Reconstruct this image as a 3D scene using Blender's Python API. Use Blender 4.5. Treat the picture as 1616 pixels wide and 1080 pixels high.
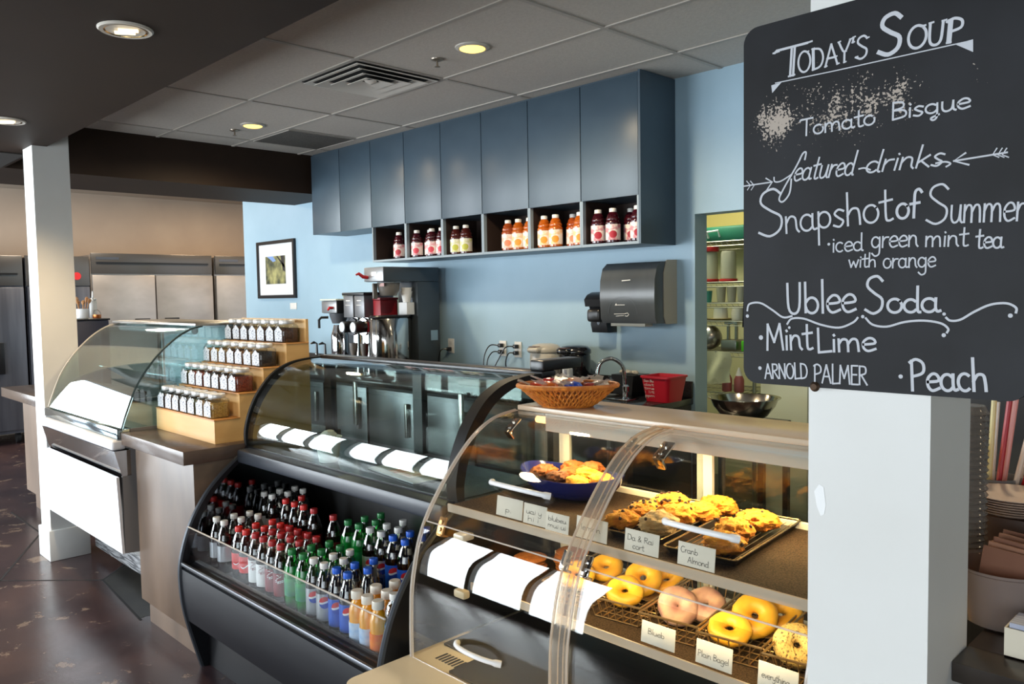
import bpy, bmesh, math, random
from mathutils import Vector, Matrix
from math import pi, sin, cos, radians
random.seed(7)
SC = bpy.context.scene
COL = SC.collection
for _o in list(bpy.data.objects):
    bpy.data.objects.remove(_o)

# ------------------------------------------------------------------ camera
cam_data = bpy.data.cameras.new('camera')
cam_data.sensor_width = 36.0
cam_data.lens = 28.303
cam_data.clip_start = 0.05
cam = bpy.data.objects.new('camera', cam_data)
COL.objects.link(cam)
_rt = Vector((0.699479, 0.714465, -0.016401))
_dn = Vector((0.029849, -0.052137, -0.998194))
_fw = Vector((-0.714030, 0.697726, -0.057795))
cam.matrix_world = Matrix(((_rt.x, -_dn.x, -_fw.x, 0.0), (_rt.y, -_dn.y, -_fw.y, 0.0),
                           (_rt.z, -_dn.z, -_fw.z, 1.58), (0, 0, 0, 1)))
SC.camera = cam

# ------------------------------------------------------------------ exposure, sky, daylight
SC.view_settings.view_transform = 'Standard'
SC.view_settings.look = 'None'
SC.view_settings.gamma = 1.0
SC.view_settings.use_curve_mapping = False
SC.view_settings.exposure = 0.18
SC.cycles.max_bounces = 10
SC.cycles.diffuse_bounces = 4
SC.cycles.glossy_bounces = 5
SC.cycles.transmission_bounces = 8
SC.cycles.transparent_max_bounces = 24
SC.cycles.caustics_reflective = False
SC.cycles.caustics_refractive = False
SC.cycles.use_denoising = True
SC.cycles.sample_clamp_indirect = 6.0

world = bpy.data.worlds.new('sky')
SC.world = world
world.use_nodes = True
_bg = world.node_tree.nodes['Background']
_bg.inputs[0].default_value = (0.80, 0.90, 1.0, 1)
_bg.inputs[1].default_value = 1.0

def area_light(name, loc, direction, sx, sy, power, color):
    d = bpy.data.lights.new(name, 'AREA')
    d.shape = 'RECTANGLE'; d.size = sx; d.size_y = sy; d.energy = power; d.color = color
    o = bpy.data.objects.new(name, d); COL.objects.link(o)
    o.location = loc
    o.rotation_euler = Vector(direction).to_track_quat('-Z', 'Y').to_euler()
    o['kind'] = 'helper'
    return o

DAY = (0.86, 0.94, 1.0)
WINDOWS_X = [-5.35, -7.85, -10.35, -0.4, 2.0]        # window centres along the street wall; last two added to light the column
WIN_POWER = [250, 195, 300, 78, 62]
for _i, _x in enumerate(WINDOWS_X):
    area_light('daylight_window', (_x, -2.72, 1.325), (0, 1, -0.05), 2.26, 2.10, WIN_POWER[_i], DAY)
area_light('daylight_entrance', (-12.85, -0.6, 1.45), (1, 0.15, -0.1), 2.6, 2.1, 190, DAY)

# ------------------------------------------------------------------ materials
def lin(c):
    r = []
    for v in c[:3]:
        v = v / 255.0
        r.append(v / 12.92 if v <= 0.04045 else ((v + 0.055) / 1.055) ** 2.4)
    return (r[0], r[1], r[2], 1.0)

MATS = {}
def mat(name, rgb, rough=0.5, metal=0.0, spec=0.5, rgb2=None, scale=8.0, stretch=None, bump=0.0,
        bscale=None, coat=0.0, emit=None, estr=0.0, detail=4.0, lo=0.35, hi=0.65, trans=0.0, sss=0.0, aniso=0.0):
    if name in MATS:
        return MATS[name]
    m = bpy.data.materials.new(name); m.use_nodes = True
    nt = m.node_tree; b = nt.nodes['Principled BSDF']
    b.inputs['Base Color'].default_value = lin(rgb)
    b.inputs['Roughness'].default_value = rough
    b.inputs['Metallic'].default_value = metal
    b.inputs['Specular IOR Level'].default_value = spec
    b.inputs['Coat Weight'].default_value = coat
    b.inputs['Coat Roughness'].default_value = 0.08
    if trans: b.inputs['Transmission Weight'].default_value = trans
    if sss:
        b.inputs['Subsurface Weight'].default_value = sss
        b.inputs['Subsurface Radius'].default_value = (0.02, 0.01, 0.005)
    if emit is not None:
        b.inputs['Emission Color'].default_value = lin(emit)
        b.inputs['Emission Strength'].default_value = estr
    tc = None
    def coords():
        t = nt.nodes.new('ShaderNodeTexCoord')
        if stretch:
            mp = nt.nodes.new('ShaderNodeMapping'); mp.inputs['Scale'].default_value = stretch
            nt.links.new(t.outputs['Object'], mp.inputs['Vector']); return mp.outputs[0]
        return t.outputs['Object']
    if rgb2 is not None:
        tc = coords()
        n = nt.nodes.new('ShaderNodeTexNoise'); n.inputs['Scale'].default_value = scale; n.inputs['Detail'].default_value = detail
        nt.links.new(tc, n.inputs['Vector'])
        r = nt.nodes.new('ShaderNodeValToRGB')
        r.color_ramp.elements[0].position = lo; r.color_ramp.elements[0].color = lin(rgb)
        r.color_ramp.elements[1].position = hi; r.color_ramp.elements[1].color = lin(rgb2)
        nt.links.new(n.outputs['Fac'], r.inputs[0]); nt.links.new(r.outputs[0], b.inputs['Base Color'])
    if bump:
        tc = tc or coords()
        n = nt.nodes.new('ShaderNodeTexNoise'); n.inputs['Scale'].default_value = bscale or scale; n.inputs['Detail'].default_value = 5
        nt.links.new(tc, n.inputs['Vector'])
        bp = nt.nodes.new('ShaderNodeBump'); bp.inputs['Strength'].default_value = bump; bp.inputs['Distance'].default_value = 0.01
        nt.links.new(n.outputs['Fac'], bp.inputs['Height']); nt.links.new(bp.outputs[0], b.inputs['Normal'])
    MATS[name] = m
    return m

def glass(name, tint=(255, 255, 255), rough=0.0, ior=1.5, base=0.0):
    if name in MATS: return MATS[name]
    m = bpy.data.materials.new(name); m.use_nodes = True
    nt = m.node_tree; nt.nodes.clear()
    out = nt.nodes.new('ShaderNodeOutputMaterial'); mix = nt.nodes.new('ShaderNodeMixShader')
    tr = nt.nodes.new('ShaderNodeBsdfTransparent'); gl = nt.nodes.new('ShaderNodeBsdfGlossy')
    fr = nt.nodes.new('ShaderNodeFresnel'); geo = nt.nodes.new('ShaderNodeNewGeometry')
    ir = nt.nodes.new('ShaderNodeMapRange'); ir.inputs[3].default_value = ior; ir.inputs[4].default_value = 1 / ior
    nt.links.new(geo.outputs['Backfacing'], ir.inputs[0]); nt.links.new(ir.outputs[0], fr.inputs['IOR'])   # a thin pane reflects alike from both faces
    ad = nt.nodes.new('ShaderNodeMath'); ad.operation = 'ADD'; ad.use_clamp = True; ad.inputs[1].default_value = base
    tr.inputs[0].default_value = lin(tint); gl.inputs[0].default_value = (1, 1, 1, 1); gl.inputs['Roughness'].default_value = rough
    nt.links.new(fr.outputs[0], ad.inputs[0]); nt.links.new(ad.outputs[0], mix.inputs[0])
    nt.links.new(tr.outputs[0], mix.inputs[1]); nt.links.new(gl.outputs[0], mix.inputs[2]); nt.links.new(mix.outputs[0], out.inputs[0])
    MATS[name] = m
    return m

def frosted(name, tint, opacity, rough=0.3):
    """part clear, part diffuse plastic"""
    if name in MATS: return MATS[name]
    m = bpy.data.materials.new(name); m.use_nodes = True
    nt = m.node_tree; b = nt.nodes['Principled BSDF']; out = nt.nodes['Material Output']
    b.inputs['Base Color'].default_value = lin(tint); b.inputs['Roughness'].default_value = rough
    tr = nt.nodes.new('ShaderNodeBsdfTransparent'); tr.inputs[0].default_value = lin(tint)
    mix = nt.nodes.new('ShaderNodeMixShader'); mix.inputs[0].default_value = opacity
    nt.links.new(tr.outputs[0], mix.inputs[1]); nt.links.new(b.outputs[0], mix.inputs[2]); nt.links.new(mix.outputs[0], out.inputs[0])
    MATS[name] = m
    return m

# ------------------------------------------------------------------ mesh building
class MB:
    """collects shapes (world or local metres) and links them as one mesh"""
    def __init__(s): s.v = []; s.f = []; s.m = []; s.sm = []
    def add(s, vs, fs, mi=0, smooth=False):
        o = len(s.v); s.v += [tuple(p) for p in vs]
        for f in fs:
            s.f.append(tuple(i + o for i in f)); s.m.append(mi); s.sm.append(smooth)
        return s
    def box(s, x0, x1, y0, y1, z0, z1, b=0.0, mi=0, seg=2):
        x0, x1 = min(x0, x1), max(x0, x1); y0, y1 = min(y0, y1), max(y0, y1); z0, z1 = min(z0, z1), max(z0, z1)
        if b <= 0:
            vs = [(x, y, z) for z in (z0, z1) for y in (y0, y1) for x in (x0, x1)]
            return s.add(vs, [(0, 2, 3, 1), (4, 5, 7, 6), (0, 1, 5, 4), (2, 6, 7, 3), (0, 4, 6, 2), (1, 3, 7, 5)], mi)
        bm = bmesh.new(); bmesh.ops.create_cube(bm, size=1.0)
        for v in bm.verts:
            v.co = Vector(((x0 + x1) / 2 + v.co.x * (x1 - x0), (y0 + y1) / 2 + v.co.y * (y1 - y0), (z0 + z1) / 2 + v.co.z * (z1 - z0)))
        b = min(b, 0.49 * min(x1 - x0, y1 - y0, z1 - z0))
        bmesh.ops.bevel(bm, geom=bm.edges[:], offset=b, segments=seg, affect='EDGES', profile=0.5)
        return s.bm(bm, mi, True)
    def bm(s, bm, mi=0, smooth=False):
        bm.verts.index_update()
        s.add([v.co[:] for v in bm.verts], [[v.index for v in f.verts] for f in bm.faces], mi, smooth); bm.free(); return s
    def grid(s, rows, mi=0, smooth=True, closed=False, cap=False, flip=False):
        n = len(rows[0]); fs = []
        for i in range(len(rows) - 1):
            for j in range(n if closed else n - 1):
                k = (j + 1) % n; q = (i * n + j, i * n + k, (i + 1) * n + k, (i + 1) * n + j)
                fs.append(q[::-1] if flip else q)
        o = len(s.v)
        s.add([p for r in rows for p in r], fs, mi, smooth)
        if cap:
            a = tuple(o + j for j in range(n)); b = tuple(o + (len(rows) - 1) * n + j for j in range(n))
            s.f += [a[::-1], b]; s.m += [mi, mi]; s.sm += [False, False]
        return s
    def tube(s, pts, r, n=8, mi=0, closed=False, cap=True):
        pts = [Vector(p) for p in pts]; N = len(pts)
        rs = r if isinstance(r, (list, tuple)) else [r] * N
        rows = []; up = None
        for i, p in enumerate(pts):
            if closed: t = pts[(i + 1) % N] - pts[i - 1]
            else: t = pts[min(i + 1, N - 1)] - pts[max(i - 1, 0)]
            t = t.normalized() if t.length > 1e-9 else Vector((0, 0, 1))
            if up is None:
                up = Vector((0, 0, 1)) if abs(t.z) < 0.9 else Vector((1, 0, 0))
            a = t.cross(up)
            if a.length < 1e-6: a = t.cross(Vector((0.3, 1, 0.2)))
            a.normalize(); c = a.cross(t).normalized(); up = c
            rows.append([tuple(p + (a * cos(2 * pi * k / n) + c * sin(2 * pi * k / n)) * rs[i]) for k in range(n)])
        if closed: rows.append(rows[0])
        return s.grid(rows, mi, True, True, cap and not closed)
    def lathe(s, prof, c=(0, 0, 0), n=20, mi=0, sx=1.0, sy=1.0, smooth=True, mats=None, rot=None):
        """prof: (radius, z) from bottom to top; mats: material index for each band"""
        x, y, z = c
        rows = [[(x + sx * r * cos(2 * pi * k / n), y + sy * r * sin(2 * pi * k / n), z + h) for k in range(n)] for r, h in prof]
        if rot is not None:
            rows = [[tuple(Vector(c) + rot @ (Vector(p) - Vector(c))) for p in r] for r in rows]
        if mats is None:
            return s.grid(rows, mi, smooth, True, True)
        for i in range(len(rows) - 1):
            s.grid(rows[i:i + 2], mats[i], smooth, True, False)
        o = len(s.v); s.add(rows[0] + rows[-1], [], 0)
        s.f += [tuple(range(o + n - 1, o - 1, -1)), tuple(range(o + n, o + 2 * n))]; s.m += [mats[0], mats[-1]]; s.sm += [False, False]
        return s
    def prism(s, poly, a, b, axis='x', mi=0, smooth=False):
        """polygon in the other two axes (y,z / x,z / x,y) swept from a to b"""
        def P(u, v, t): return {'x': (t, u, v), 'y': (u, t, v), 'z': (u, v, t)}[axis]
        n = len(poly); o = len(s.v)
        s.add([P(u, v, a) for u, v in poly] + [P(u, v, b) for u, v in poly], [(j, (j + 1) % n, n + (j + 1) % n, n + j) for j in range(n)], mi, smooth)
        s.f += [tuple(range(o + n - 1, o - 1, -1)), tuple(range(o + n, o + 2 * n))]; s.m += [mi, mi]; s.sm += [False, False]
        return s
    def sheet(s, line, a, b, th, axis='x', mi=0):
        """open profile line thickened by th and swept from a to b"""
        L = [Vector((u, v)) for u, v in line]; N = len(L); off = []
        for i in range(N):
            t = (L[min(i + 1, N - 1)] - L[max(i - 1, 0)]).normalized()
            off.append(L[i] + Vector((-t.y, t.x)) * th)
        return s.prism([tuple(p) for p in L] + [tuple(p) for p in off[::-1]], a, b, axis, mi, True)
    def ball(s, c, r, n=16, m=10, mi=0, fn=None):
        rx, ry, rz = r if isinstance(r, (list, tuple)) else (r, r, r)
        rows = []
        for i in range(m + 1):
            t = pi * i / m - pi / 2; row = []
            for k in range(n):
                p = 2 * pi * k / n; d = Vector((cos(t) * cos(p), cos(t) * sin(p), sin(t)))
                q = fn(d) if fn else 1.0
                row.append((c[0] + d.x * rx * q, c[1] + d.y * ry * q, c[2] + d.z * rz * q))
            rows.append(row)
        return s.grid(rows, mi, True, True, False)
    def disc(s, c, r, normal=(0, 0, 1), n=20, th=0.002, mi=0, r2=None):
        q = Vector(normal).to_track_quat('Z', 'X'); c = Vector(c); r2 = r if r2 is None else r2
        lo = [tuple(c + q @ Vector((r * cos(2 * pi * k / n), r * sin(2 * pi * k / n), 0))) for k in range(n)]
        hi = [tuple(c + q @ Vector((r2 * cos(2 * pi * k / n), r2 * sin(2 * pi * k / n), th))) for k in range(n)]
        return s.grid([lo, hi], mi, False, True, True)
    def move(s, M):
        s.v = [tuple(M @ Vector(p)) for p in s.v]; return s

def obj(name, mb, mats, parent=None, base=None):
    """link an MB as one mesh object. With a parent the coordinates are taken as world ones."""
    me = bpy.data.meshes.new(name)
    off = Vector((0, 0, 0))
    p = parent
    while p is not None:
        off += p.location; p = p.parent
    if base is not None: off += Vector(base)
    me.from_pydata([tuple(Vector(v) - off) for v in mb.v], [], mb.f)
    if not isinstance(mats, (list, tuple)): mats = [mats]
    for m in mats: me.materials.append(m)
    me.polygons.foreach_set('material_index', mb.m)
    me.polygons.foreach_set('use_smooth', mb.sm)
    bm = bmesh.new(); bm.from_mesh(me)
    bmesh.ops.recalc_face_normals(bm, faces=bm.faces[:])
    bm.to_mesh(me); bm.free()
    me.update()
    try: me.set_sharp_from_angle(angle=radians(42))
    except Exception: pass
    o = bpy.data.objects.new(name, me); COL.objects.link(o)
    if parent is not None: o.parent = parent
    if base is not None: o.location = base
    return o

def tag(o, label, cat, group=None):
    o['label'] = label; o['category'] = cat
    if group: o['group'] = group
    return o
def thing(name, loc, label, cat, group=None):
    o = bpy.data.objects.new(name, None); COL.objects.link(o)
    o.empty_display_size = 0.05; o.location = loc
    return tag(o, label, cat, group)
def single(name, mb, m, label, cat, base, group=None):
    return tag(obj(name, mb, m, None, base), label, cat, group)
def struct(name, mb, m):
    o = obj(name, mb, m); o['kind'] = 'structure'; return o
def note(o, label):
    o['label'] = label; return o
def dup(root, loc, rotz=0.0, label=None, group=None, scale=None):
    r = root.copy(); COL.objects.link(r); r.location = loc; r.rotation_euler = (0, 0, rotz)
    if scale: r.scale = (scale,) * 3
    if label: r['label'] = label
    if group: r['group'] = group
    for ch in list(root.children):
        c = ch.copy(); COL.objects.link(c); c.parent = r
        for g in list(ch.children):
            d = g.copy(); COL.objects.link(d); d.parent = c
    return r

def catmull(pts, k=5, closed=False):
    P = [Vector(p) for p in pts]
    if len(P) < 3: return [tuple(p) for p in P]
    out = []; N = len(P)
    for i in range(N if closed else N - 1):
        if closed: a, b, c, d = P[i - 1], P[i], P[(i + 1) % N], P[(i + 2) % N]
        else: a, b, c, d = P[max(i - 1, 0)], P[i], P[i + 1], P[min(i + 2, N - 1)]
        for j in range(k):
            t = j / k
            out.append(tuple(0.5 * ((2 * b) + (c - a) * t + (2 * a - 5 * b + 4 * c - d) * t * t + (3 * b - a - 3 * c + d) * t ** 3)))
    if not closed: out.append(tuple(P[-1]))
    return out
ORD = ['first', 'second', 'third', 'fourth', 'fifth', 'sixth', 'seventh', 'eighth', 'ninth', 'tenth', 'eleventh', 'twelfth', 'thirteenth', 'fourteenth', 'fifteenth', 'sixteenth', 'seventeenth', 'eighteenth', 'nineteenth', 'twentieth']
# ------------------------------------------------------------------ shared materials
WHITE = mat('white_paint', (222, 222, 218), 0.55, rgb2=(214, 213, 208), scale=2.0)
BLUE = mat('blue_wall_paint', (156, 184, 200), 0.5, rgb2=(150, 179, 195), scale=3.0, bump=0.05, bscale=120)
BROWN = mat('dark_brown_paint', (46, 34, 26), 0.6, spec=.2, rgb2=(41, 30, 23), scale=2.0, bump=0.03, bscale=90)
TAN = mat('tan_wall_paint', (178, 160, 142), 0.6, rgb2=(170, 152, 135), scale=2.0)
BLACK = mat('black_plastic', (22, 22, 24), 0.32)
BLACKM = mat('black_painted_metal', (17, 18, 21), 0.42, spec=.35, rgb2=(21, 22, 26), scale=5)
RUBBER = mat('black_rubber', (18, 18, 19), 0.7)
STEEL = mat('brushed_steel', (176, 174, 170), 0.3, metal=0.95, rgb2=(160, 158, 154), scale=4, stretch=(1, 1, 30))
CHROME = mat('chrome', (215, 215, 216), 0.08, metal=1.0)
CLEAR = glass('clear_glass', (242, 247, 246), 0.0, 1.5)
MARKER = mat('marker_ink', (34, 34, 40), 0.7)

# ------------------------------------------------------------------ floor
def floor_material():
    m = bpy.data.materials.new('stained_concrete'); m.use_nodes = True
    nt = m.node_tree; b = nt.nodes['Principled BSDF']
    tc = nt.nodes.new('ShaderNodeTexCoord')
    n1 = nt.nodes.new('ShaderNodeTexNoise'); n1.inputs['Scale'].default_value = 1.7; n1.inputs['Detail'].default_value = 8; n1.inputs['Roughness'].default_value = 0.62
    n2 = nt.nodes.new('ShaderNodeTexNoise'); n2.inputs['Scale'].default_value = 4.6; n2.inputs['Detail'].default_value = 12; n2.inputs['Roughness'].default_value = 0.68; n2.inputs['Distortion'].default_value = 0.6
    for n in (n1, n2): nt.links.new(tc.outputs['Object'], n.inputs['Vector'])
    r1 = nt.nodes.new('ShaderNodeValToRGB'); e = r1.color_ramp.elements
    e[0].position = 0.30; e[0].color = lin((40, 31, 35)); e[1].position = 0.72; e[1].color = lin((86, 64, 60))
    k = e.new(0.5); k.color = lin((62, 47, 49))
    r2 = nt.nodes.new('ShaderNodeValToRGB'); e = r2.color_ramp.elements
    e[0].position = 0.585; e[0].color = (0, 0, 0, 1); e[1].position = 0.615; e[1].color = (1, 1, 1, 1)
    mx = nt.nodes.new('ShaderNodeMixRGB'); mx.inputs[2].default_value = lin((142, 122, 104))
    ml = nt.nodes.new('ShaderNodeMath'); ml.operation = 'MULTIPLY'; ml.inputs[1].default_value = 0.55
    nt.links.new(n1.outputs['Fac'], r1.inputs[0]); nt.links.new(n2.outputs['Fac'], r2.inputs[0])
    nt.links.new(r2.outputs[0], ml.inputs[0]); nt.links.new(ml.outputs[0], mx.inputs[0])
    nt.links.new(r1.outputs[0], mx.inputs[1]); nt.links.new(mx.outputs[0], b.inputs['Base Color'])
    rr = nt.nodes.new('ShaderNodeMapRange'); rr.inputs[3].default_value = 0.14; rr.inputs[4].default_value = 0.36
    nt.links.new(n2.outputs['Fac'], rr.inputs[0]); nt.links.new(rr.outputs[0], b.inputs['Roughness'])
    bp = nt.nodes.new('ShaderNodeBump'); bp.inputs['Strength'].default_value = 0.12; bp.inputs['Distance'].default_value = 0.01
    nt.links.new(n2.outputs['Fac'], bp.inputs['Height']); nt.links.new(bp.outputs[0], b.inputs['Normal'])
    b.inputs['Specular IOR Level'].default_value = 0.55
    return m
struct('floor', MB().box(-13, 3.2, -2.6, 6.6, -0.12, 0.0), floor_material())
JOINT = mat('floor_joint_filler', (24, 20, 20), 0.8)
jb = MB()
def strip(p, q, w=0.012):
    p, q = Vector((p[0], p[1], 0.0)), Vector((q[0], q[1], 0.0)); d = (q - p).normalized(); n = Vector((-d.y, d.x, 0)) * w / 2
    vs = [p + n, p - n, q - n, q + n]
    jb.add([tuple(v + Vector((0, 0, -0.003))) for v in vs] + [tuple(v + Vector((0, 0, 0.0012))) for v in vs],
           [(0, 1, 2, 3), (4, 7, 6, 5), (0, 4, 5, 1), (1, 5, 6, 2), (2, 6, 7, 3), (3, 7, 4, 0)])
strip((-6.9, 0.12), (-5.289, 1.048)); strip((-5.289, 1.048), (-4.86, 1.462)); strip((-4.86, 1.462), (-5.06, 1.655))
strip((-4.86, 1.462), (-4.1, 1.40)); strip((-5.289, 1.048), (-6.18, 1.478)); strip((-6.18, 1.478), (-6.98, 1.48)); strip((-5.289, 1.048), (-3.0, -1.2))
struct('trim_1', jb, JOINT)
struct('trim_2', MB().prism([(-4.86, 1.462), (-4.13, 1.40), (-4.13, 2.0), (-4.6, 2.0), (-5.05, 1.66)], -0.003, 0.0009, 'z'), mat('dark_patch_concrete', (52, 50, 44), 0.5, rgb2=(38, 36, 33), scale=6))

# ------------------------------------------------------------------ ceilings and soffits
TILE = mat('ceiling_tile', (206, 198, 188), 0.9, rgb2=(198, 190, 180), scale=60, bump=0.15, bscale=150)
GRID = mat('ceiling_grid', (182, 175, 166), 0.6)
struct('ceiling', MB().box(-6.47, 3.2, 1.44, 4.155, 2.863, 2.95), TILE)
gb = MB()
for y in (1.88, 2.49, 3.105, 3.715): gb.box(-6.47, 3.2, y - 0.012, y + 0.012, 2.857, 2.8635)
for x in (-6.15, -4.94, -3.72, -2.506, -1.29, -0.07, 1.15, 2.37): gb.box(x - 0.012, x + 0.012, 1.44, 4.155, 2.8575, 2.864)
gb.box(-4.325, -4.301, 2.49, 3.105, 2.8575, 2.864); gb.box(-5.56, -5.54, 3.105, 3.715, 2.8575, 2.864)
struct('trim_3', gb, GRID)
struct('ceiling_soffit', MB().box(-8.6, 3.2, 0.45, 1.44, 2.52, 3.05), BROWN)
struct('ceiling_beam', MB().box(-7.35, -6.47, 1.44, 4.155, 2.52, 3.05), BROWN)
struct('ceiling_dining', MB().box(-13, 3.2, -2.6, 0.45, 3.05, 3.15), BROWN)
struct('ceiling_kitchen', MB().box(-13, -7.35, 1.44, 6.6, 2.96, 3.05).box(-13, -8.6, 0.45, 1.44, 2.96, 3.05), mat('kitchen_ceiling', (150, 138, 124), 0.8))

# ------------------------------------------------------------------ walls
struct('wall_back', MB().box(-8.47, -2.68, 4.155, 4.285, 0, 2.96), BLUE)
struct('wall_back_header', MB().box(-2.68, -1.45, 4.155, 4.285, 2.045, 2.96), BLUE)
struct('wall_back_end', MB().box(-1.45, 3.2, 4.155, 4.285, 0, 2.96), BLUE)
struct('wall_right', MB().box(3.2, 3.3, -2.6, 6.6, 0, 3.15), mat('neutral_wall', (176, 172, 164), 0.7))
struct('wall_kitchen', MB().box(-11.25, -11.15, -0.1, 6.6, 0, 2.96), TAN)
struct('wall_kitchen_side', MB().box(-11.15, -8.47, 6.5, 6.6, 0, 2.96), TAN)
STORE = mat('storeroom_wall', (186, 184, 146), 0.6, rgb2=(178, 176, 140), scale=2)
struct('wall_store_back', MB().box(-4.2, 0.2, 6.1, 6.2, 0, 2.7), STORE)
struct('wall_store_left', MB().box(-4.3, -4.2, 4.285, 6.2, 0, 2.7), STORE)
struct('wall_store_right', MB().box(0.2, 0.3, 4.285, 6.2, 0, 2.7), STORE)
struct('ceiling_store', MB().box(-4.3, 0.3, 4.285, 6.2, 2.7, 2.8), STORE)
struct('wall_store_bulkhead', MB().box(-4.2, 0.2, 5.75, 6.1, 1.985, 2.7), mat('bulkhead_paint', (205, 190, 120), 0.6))
# street wall with its windows, and the glazed entrance end
wb = MB(); wb.box(-13, 3.2, -2.7, -2.6, 0, 0.27); wb.box(-13, 3.2, -2.7, -2.6, 2.38, 3.15)
edges = [-13.0]
for x in sorted(WINDOWS_X): edges += [x - 1.13, x + 1.13]
edges.append(3.2)
for i in range(0, len(edges), 2): wb.box(edges[i], edges[i + 1], -2.7, -2.6, 0.27, 2.38)
struct('wall_street', wb, mat('street_wall_paint', (84, 72, 62), 0.7))
FRAME = mat('window_frame_metal', (60, 58, 56), 0.4, metal=0.4)
for i, x in enumerate(WINDOWS_X):
    f = MB()
    for a, w in ((x - 1.13, .04), (x - .41, .06), (x + .35, .06), (x + 1.09, .04)): f.box(a, a + w, -2.69, -2.62, 0.27, 2.38)
    for z in (0.27, 2.34): f.box(x - 1.13, x + 1.13, -2.685, -2.625, z, z + 0.04)
    struct('window_%d' % (i + 1), f, FRAME)
eb = MB(); eb.box(-12.8, -12.7, -2.6, -2.0, 0, 3.05); eb.box(-12.8, -12.7, 0.8, 6.6, 0, 3.05); eb.box(-12.8, -12.7, -2.0, 0.8, 2.55, 3.05)
struct('wall_entrance', eb, TAN)

# ------------------------------------------------------------------ columns
def column(x0, x1, label):
    t = thing('column', ((x0 + x1) / 2, 1.46, 0), label, 'column')
    obj('shaft', MB().prism([(1.36, .19), (1.56, .19), (1.56, 2.8625), (1.4405, 2.8625), (1.4405, 2.5195), (1.36, 2.5195)], x0, x1, 'x'), WHITE, t)
    obj('base_trim', MB().box(x0 - 0.016, x1 + 0.016, 1.344, 1.576, 0.0, 0.19, 0.006), WHITE, t)
    return t
column(-5.65, -5.45, 'white square column rising beside the curved glass case with white front panel')
_c = column(-0.645, -0.444, 'thick white square column carrying the chalkboard')
_p = MB().prism([(-.634, 1.226), (-.625, 1.240), (-.617, 1.236), (-.613, 1.205), (-.616, 1.188), (-.622, 1.184), (-.629, 1.20)], 1.3593, 1.36, 'y')
note(obj('filler_patch', _p, mat('fresh_filler', (238, 238, 236), .8), _c), 'small smear of white filler')
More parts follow.
